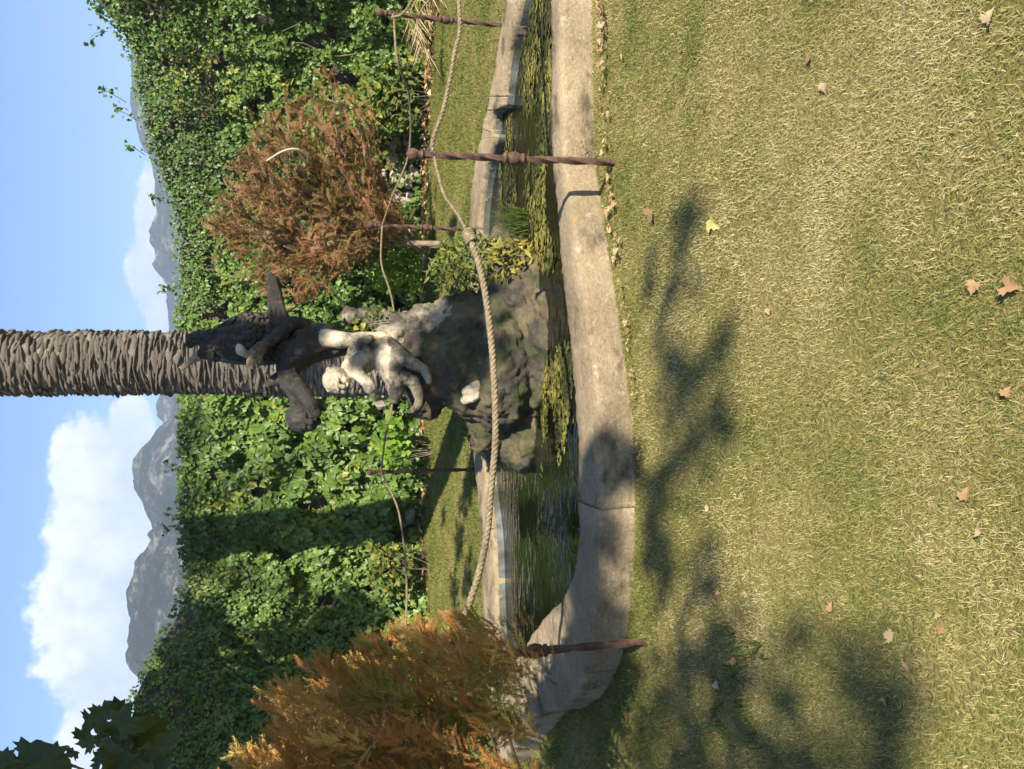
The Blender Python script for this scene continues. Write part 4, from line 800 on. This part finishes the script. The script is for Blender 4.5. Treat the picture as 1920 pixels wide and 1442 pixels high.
# hanging leaves in view: single leaves, each a part
mlv = mesh_np('leaf', MAPLE[0] + np.stack([0 * MAPLE[0][:, 0], 0 * MAPLE[0][:, 0], .12 * np.sin(MAPLE[0][:, 0] * 7) + .18 * MAPLE[0][:, 0] * (MAPLE[0][:, 1] - .3)], -1), MAPLE[1], np.full(len(MAPLE[0]), .25)); mlv.materials.append(MT['plane'])
VL = [(8, 8, 46, 2.2), (12, 22, 40, 1.0), (-4, 30, 44, 3.0), (20, 82, 74, 2.6), (30, 60, 60, 1.2), (4, 100, 70, 2.2), (12, 40, 36, .8), (4, 28, 34, 2.4), (92, 165, 36, 1.3), (100, 182, 38, 2.1), (66, 158, 34, .7), (84, 188, 40, 2.6), (48, 160, 32, 1.6), (28, 132, 26, 2.0), (70, 200, 44, 1.0), (50, 195, 46, 2.9), (110, 214, 52, 1.8), (98, 232, 50, .6), (40, 222, 60, 2.2), (70, 240, 64, 1.4), (20, 205, 48, 2.7), (30, 255, 70, 1.1), (64, 275, 72, 2.5), (10, 285, 70, 1.9), (44, 300, 66, .9), (2, 240, 66, 2.2), (84, 262, 52, 2.0), (18, 180, 34, 1.2), (112, 204, 40, 2.4), (-20, 270, 60, 2.0), (-30, 200, 60, 1.5), (-30, 120, 60, 1.9), (58, 178, 30, 2.2), (78, 218, 46, 1.7)]
tips = []
for (X, Y, s, a) in VL:
    d = random.uniform(2.0, 2.5); P = at(X, Y, d); o = bpy.data.objects.new('leaf', mlv); COL.objects.link(o); sc = s * d / F * .88
    z = Vector((random.gauss(0, .45), -1, random.gauss(0.1, .45))).normalized(); y = Vector((math.cos(a), 0, -abs(math.sin(a)) * random.choice((1, 1, -.6)))); y = (y - z * y.dot(z)).normalized(); x = y.cross(z)
    Mx = Matrix((x, y, z)).transposed().to_4x4() @ Matrix.Scale(sc, 4); Mx.translation = P - y * sc * .4; o.matrix_world = Mx; o.parent = ptree; o.matrix_parent_inverse = Matrix.Translation(-ptree.location)
hub = at(-60, 150, 2.4); hang('bough', ptree, (-3.6, .8, 4.2), [tuple(hub)], .05)
for (X, Y) in [(20, 85), (90, 170), (60, 190), (100, 225), (50, 250), (10, 110), (30, 300)]:
    e = at(X, Y, 2.3); pth = crom([hub, (hub + e) / 2 + Vector((0, .05, -.03)), e], 8); v, f = tube_np(pth, np.linspace(.006, .0016, len(pth)), 5); link('twig', mesh_np('twig', v, f), MT['bark'], ptree)
# crowns that shade the left side: leaf clusters through the canopy
def canopy(par, cl, size=0.15):
    PP = []
    for (c, rx, rz, n) in cl: PP.append(np.array(c) + rdirs(n) * (rng.random((n, 1)) ** .5) * (np.array(rx) if isinstance(rx, tuple) else np.array([rx, rx, rz])))
    PP = np.concatenate(PP); n = len(PP); tag(leaf_mass('crown', IVYS, PP, rdirs(n) * .7 + np.array([0, 0, 1]), rdirs(n), rng.uniform(size * .8, size * 1.45, n), MT['plane'], par, rng.random(n) * .8), kind='stuff')
def up_sun(P, z):
    P = np.array(P, float); return P + SUNV * ((z - P[2]) / SUNV[2])
cl = []
# shade on the left stretch of the wall and the far left lawn
for (X, Y) in [(-60, 420), (30, 330), (30, 420), (60, 520), (40, 640), (100, 380), (120, 470), (130, 570), (110, 680), (160, 330), (170, 420), (180, 540), (200, 640), (230, 600), (240, 660), (270, 680), (60, 270), (110, 290), (220, 380), (250, 370), (-20, 560), (0, 700), (-100, 300)]:
    P, i = wall_pt(X, Y, .3); z = random.uniform(7.2, 9.0); cl.append((up_sun(P, z), .6, .45, 300 if X < 150 else 170))
for (X, Y) in [(20, 60), (60, 180), (90, 210), (40, 270), (100, 240), (0, 20), (10, 120), (0, 220)]:
    P = np.array(at(X, Y, 2.25)); cl.append((P + SUNV * random.uniform(1.6, 2.4), .26, .22, 130))
canopy(ptree, cl)
for c in cl[::2]: hang('bough', ptree, (-3.0, 1.5, 6.2), [tuple(c[0])], .05)
# second tree behind the camera throws the soft dapple on the near lawn and the rim
dtree = empty('shade_tree', (-0.6, -6.6, 0)); tag(dtree, 'tall tree standing behind the viewer, known by its dappled shade on the lawn', 'tree')
v, f = tube_np(crom([(-.6, -6.6, -.1), (-.5, -6.4, 2), (-.1, -6.2, 5), (.5, -6.2, 9)], 8), np.linspace(.24, .09, 25), 12); link('trunk', mesh_np('trunk', v, f), MT['bark'], dtree, True)
cl = []
for (X, Y, r, n) in [(560, 1255, .20, 46), (640, 1290, .20, 46), (720, 1262, .17, 36), (780, 1240, .12, 20), (500, 1215, .2, 40), (430, 1225, .2, 40), (600, 1330, .16, 28), (700, 1345, .14, 20), (800, 1340, .12, 16), (860, 1225, .1, 10), (900, 1205, .1, 10), (1000, 1282, .1, 26), (1050, 1288, .09, 20), (950, 1290, .09, 16), (360, 1240, .2, 34), (300, 1290, .18, 28), (250, 1330, .2, 34), (180, 1290, .24, 60),
                     (100, 1200, .3, 120), (60, 1280, .3, 120), (20, 1350, .3, 110), (110, 1370, .2, 50), (150, 1400, .16, 34), (60, 1440, .22, 60), (10, 1500, .2, 50), (120, 1470, .14, 26), (50, 1645, .14, 40), (120, 1645, .12, 34), (170, 1640, .09, 18), (0, 1650, .16, 40), (-60, 1250, .4, 150), (-80, 1400, .4, 150), (-80, 1560, .3, 80)]:
    P = gnd(X, Y, .02); cl.append((up_sun(P, random.uniform(8.0, 10.5)), (r * (2.0 if X > 200 else 1.9), r * (.6 if X > 200 else 1.1), r * .4), r, max(4, int(n * (.42 if X > 200 else .34)))))
for (X, Y, r, n) in [(470, 1110, .24, 80), (360, 1110, .26, 90), (260, 1110, .26, 90), (180, 1110, .26, 90), (540, 1130, .16, 40), (610, 1150, .08, 14)]:
    P = gnd(X, Y, .15); cl.append((up_sun(P, random.uniform(7.0, 9.0)), (r * 1.3, r, r * .6), r, int(n * 1.3)))
# dapple on the statue and on the lawn behind the pool
for (X, Y, r, n) in [(805, 430, .17, 60), (800, 510, .18, 70), (770, 560, .14, 50), (810, 585, .14, 46), (742, 742, .1, 30), (780, 880, .26, 110), (700, 900, .24, 90), (860, 910, .2, 70), (740, 960, .24, 90)]:
    P = sp(X, Y, -.1); cl.append((up_sun(P, random.uniform(6.2, 7.2)), r, r, n))
for (X, Y, r, n) in [(520, 870, .3, 60), (430, 860, .28, 60), (360, 875, .3, 60), (600, 850, .2, 36), (480, 830, .16, 24), (330, 850, .2, 40), (1010, 845, .2, 50)]:
    P = gnd(X, Y, .02); cl.append((up_sun(P, random.uniform(6.2, 7.6)), r, r, n))
canopy(dtree, cl, .13)
for c in cl[::6]: hang('bough', dtree, (.5, -6.2, 9), [tuple(c[0])], .007)

# ================================================================== GRASS
BL = (np.array([(-.5, 0, 0), (.5, 0, 0), (.42, .5, .10), (-.42, .5, .10), (0, 1, -.02)]), np.array([(0, 1, 2), (0, 2, 3), (3, 2, 4)]))
def lawn_blades(name, label, x0, x1, y0, y1, dens, l0, l1, w, mat, up):
    n = int((x1 - x0) * (y1 - y0) * dens); P = np.stack([rng.uniform(x0, x1, n), rng.uniform(y0, y1, n), np.zeros(n)], -1)
    k = (np.abs(P[:, 0]) < 0.56 * P[:, 1] + .75) & ~in_poly(P, PO); P = P[k]; n = len(P)
    clump = fbm(P * 11, 2, 201); k = clump > rng.uniform(.1, .52, n); P = P[k]; n = len(P)
    a = rng.uniform(0, 2 * np.pi, n); el = np.abs(rng.normal(up, .35, n)); Yd = np.stack([np.cos(a) * np.cos(el), np.sin(a) * np.cos(el), np.abs(np.sin(el)) + .05], -1)
    Zd = np.stack([-np.cos(a) * .5, -np.sin(a) * .5, np.ones(n)], -1) + rng.normal(0, .35, (n, 3))
    Z = unit(Zd); Y = unit(Yd); X = unit(np.cross(Y, Z)); Z = np.cross(X, Y); R = np.stack([X, Y, Z], -1)
    # dry in the trodden middle, greener along the rim and to the near right
    dry = .55 * fbm(P * 1.1 + 3, 3, 211) + .45 * fbm(P * 4.5, 3, 214) + .16 * np.exp(-(((P[:, 0] + .1) / 1.0) ** 2 + ((P[:, 1] - 2.1) / .9) ** 2)) - .10 * np.exp(-((P[:, 1] - 4.0) / .35) ** 2) * (P[:, 1] < 5) - .16 * np.exp(-(((P[:, 0] - 1.7) / .55) ** 2 + ((P[:, 1] - 2.8) / 1.0) ** 2))
    tone_ = np.clip(.52 + 1.15 * (dry - .5) + rng.normal(0, .2, n), 0, 1)
    ln = rng.uniform(l0, l1, n) * (1.25 - .5 * tone_); S = np.stack([w * rng.uniform(.7, 1.4, n), ln, ln], -1); v, f = scatter(BL[0], BL[1], P, R, S)
    tag(link(name, mesh_np(name, v, f, np.repeat(tone_, 5)), mat), label, 'grass', None, 'stuff')
lawn_blades('near_grass', 'short dry and green grass of the near lawn', -2.2, 2.2, .8, 2.6, 38000, .012, .031, .0017, MT['grass'], .4)
lawn_blades('front_grass', 'short patchy grass along the front of the pool', -3.4, 3.4, 2.6, 4.75, 21500, .012, .031, .0025, MT['grass'], .45)
lawn_blades('back_grass', 'green lawn between the pool and the ivy wall', -7.5, 7.5, 4.75, 13.2, 1600, .03, .055, .007, MT['fgrass'], .6)
# taller weeds in the near left
tw = []
for (X, Y) in [(215, 1400), (230, 1430), (120, 1390), (60, 1420), (250, 1380), (190, 1380), (90, 1350)]:
    b = np.array(gnd(X, Y)); n = 16; r = empty('grass_tuft', tuple(b)); tag(r, 'longer dark green grass tuft in the shade at the near left', 'grass tuft', 'longer tufts in the near left lawn')
    Y_ = np.stack([rng.normal(0, .6, n), rng.normal(0, .6, n), np.ones(n) * .6], -1); Z_ = -Y_ * np.array([1, 1, 0]) + np.array([0, 0, .6]); leaf_mass('blades', (BL[0] * np.array([.06, 1, 1.2]), BL[1]), b + rng.normal(0, .02, (n, 3)) * np.array([1, 1, 0]), Z_, Y_, rng.uniform(.06, .12, n), MT['herb'], r, rng.random(n) * .4)

# ================================================================== FALLEN LEAVES
dl_me = []
for k in range(4):
    v = MAPLE[0].copy(); v[:, 2] += .22 * np.abs(v[:, 0]) * (1 + k * .4) + .16 * (v[:, 1] - .4) ** 2 * (k - 1) + rng.normal(0, .025, len(v)); me = mesh_np('fallen_leaf', v, MAPLE[1]); me.materials.append(MT['dry']); dl_me.append(me)
yl = dl_me[1].copy(); yl.materials.clear(); yl.materials.append(MT['paley'])
def fallen(X, Y, s, label, group=None, me=None, z=.014):
    P = gnd(X, Y, z); o = bpy.data.objects.new('fallen_leaf', me or random.choice(dl_me)); COL.objects.link(o); s *= .56; o.location = P; o.scale = (s, s, s)
    o.rotation_euler = (random.uniform(-.25, .25), random.uniform(-.25, .25), random.uniform(0, 6.28)); tag(o, label, 'leaf', group); return o
fallen(1045, 1222, .15, 'tan fallen leaf on the lawn nearest to the front right post')
fallen(1032, 1332, .14, 'pale yellow fallen leaf on the lawn right of the shadow streak', None, yl)
fallen(905, 1885, .075, 'orange tan curled leaf at the bottom of the lawn')
fallen(912, 1830, .06, 'small tan leaf just above the curled one at the bottom of the lawn')
fallen(1400, 1850, .06, 'small orange leaf near the bottom right corner of the lawn')
fallen(1340, 1168, .05, 'small tan leaf on the grass near the rim at the far right')
fallen(700, 1885, .045, 'reddish leaf at the bottom edge of the lawn near the middle')
fallen(505, 1808, .07, 'pale leaf on the lawn lower left of the middle')
fallen(488, 1328, .05, 'small rust leaf at the edge of the dappled shade')
for (X, Y) in [(245, 1675), (190, 1700), (260, 1770), (130, 1660), (285, 1755), (440, 1840), (300, 1560), (330, 1345), (200, 1378), (150, 1345), (1290, 1545), (860, 1440), (1330, 1520)]:
    fallen(X + random.uniform(-8, 8), Y, random.uniform(.035, .065), 'small dry brown leaf lying loose in the open lawn', 'dry leaves scattered on the lawn')
for k in range(95):
    t = random.random() ** 1.4; X = 1442 - t * 900; Y = float(np.interp(X, [490, 640, 840, 960, 1075, 1142, 1300, 1442], [1196, 1190, 1167, 1149, 1133, 1128, 1124, 1120])) + abs(random.gauss(0, 5)) + 2
    fallen(X, Y, random.uniform(.03, .075) * (1.2 if X > 900 else .7), 'dry brown leaf in the litter along the front foot of the pool rim', 'leaf litter along the pool rim', None, random.uniform(.02, .05))
# small twig leaning at the rim foot
bt = gnd(1170, 1122); r = empty('twig', bt); tag(r, 'thin bare twig leaning on the rim by the front right post', 'twig')
for a, b in [((1150, 1128, 0), (1170, 1075, .0)), ((1168, 1095, 0), (1185, 1083, .02)), ((1160, 1110, 0), (1150, 1090, .02)), ((1170, 1085, 0), (1188, 1100, -.02))]:
    d0 = 4.33; pth = crom([at(a[0], a[1], d0), (at(a[0], a[1], d0) + at(b[0], b[1], d0 + b[2])) / 2 + Vector((.006, 0, .004)), at(b[0], b[1], d0 + b[2])], 5); v, f = tube_np(pth, np.linspace(.003, .0015, len(pth)), 5); link('stick', mesh_np('stick', v, f), MT['bark'], r)
# leaf litter at the wall foot
n = 1500; k = rng.integers(10, nw - 10, n); P = np.stack([WP[k, 0] + WN[k, 0] * (.45 + np.abs(rng.normal(0, .22, n))), WP[k, 1] + WN[k, 1] * (.45 + np.abs(rng.normal(0, .22, n))), rng.uniform(.01, .06, n)], -1) + rng.normal(0, .08, (n, 3)) * np.array([1, 1, 0])
tag(leaf_mass('leaf_litter', IVYS, P, rdirs(n) * .6 + np.array([0, 0, 1]), rdirs(n), rng.uniform(.05, .11, n), MT['litter']), 'rusty brown leaf litter along the foot of the ivy wall', 'leaf litter', None, 'stuff')

# ================================================================== AIR
HZ = 0.00036
if HZ:
    bm = bmesh.new(); bmesh.ops.create_cube(bm, size=1)
    for v in bm.verts: v.co = Vector((v.co.x * 8400, v.co.y * 9000 + 1250, (v.co.z + .5) * 430 - 1.5))
    hm = bpy.data.materials.new('air'); hm.use_nodes = True; hn = hm.node_tree.nodes
    for n_ in list(hn): hn.remove(n_)
    ho = hn.new('ShaderNodeOutputMaterial'); hv = hn.new('ShaderNodeVolumePrincipled'); hm.node_tree.links.new(hv.outputs[0], ho.inputs['Volume'])
    hv.inputs['Color'].default_value = (.62, .79, 1, 1); hv.inputs['Density'].default_value = HZ; hv.inputs['Anisotropy'].default_value = 0.0
    tag(bm_obj('haze', bm, hm), kind='stuff')
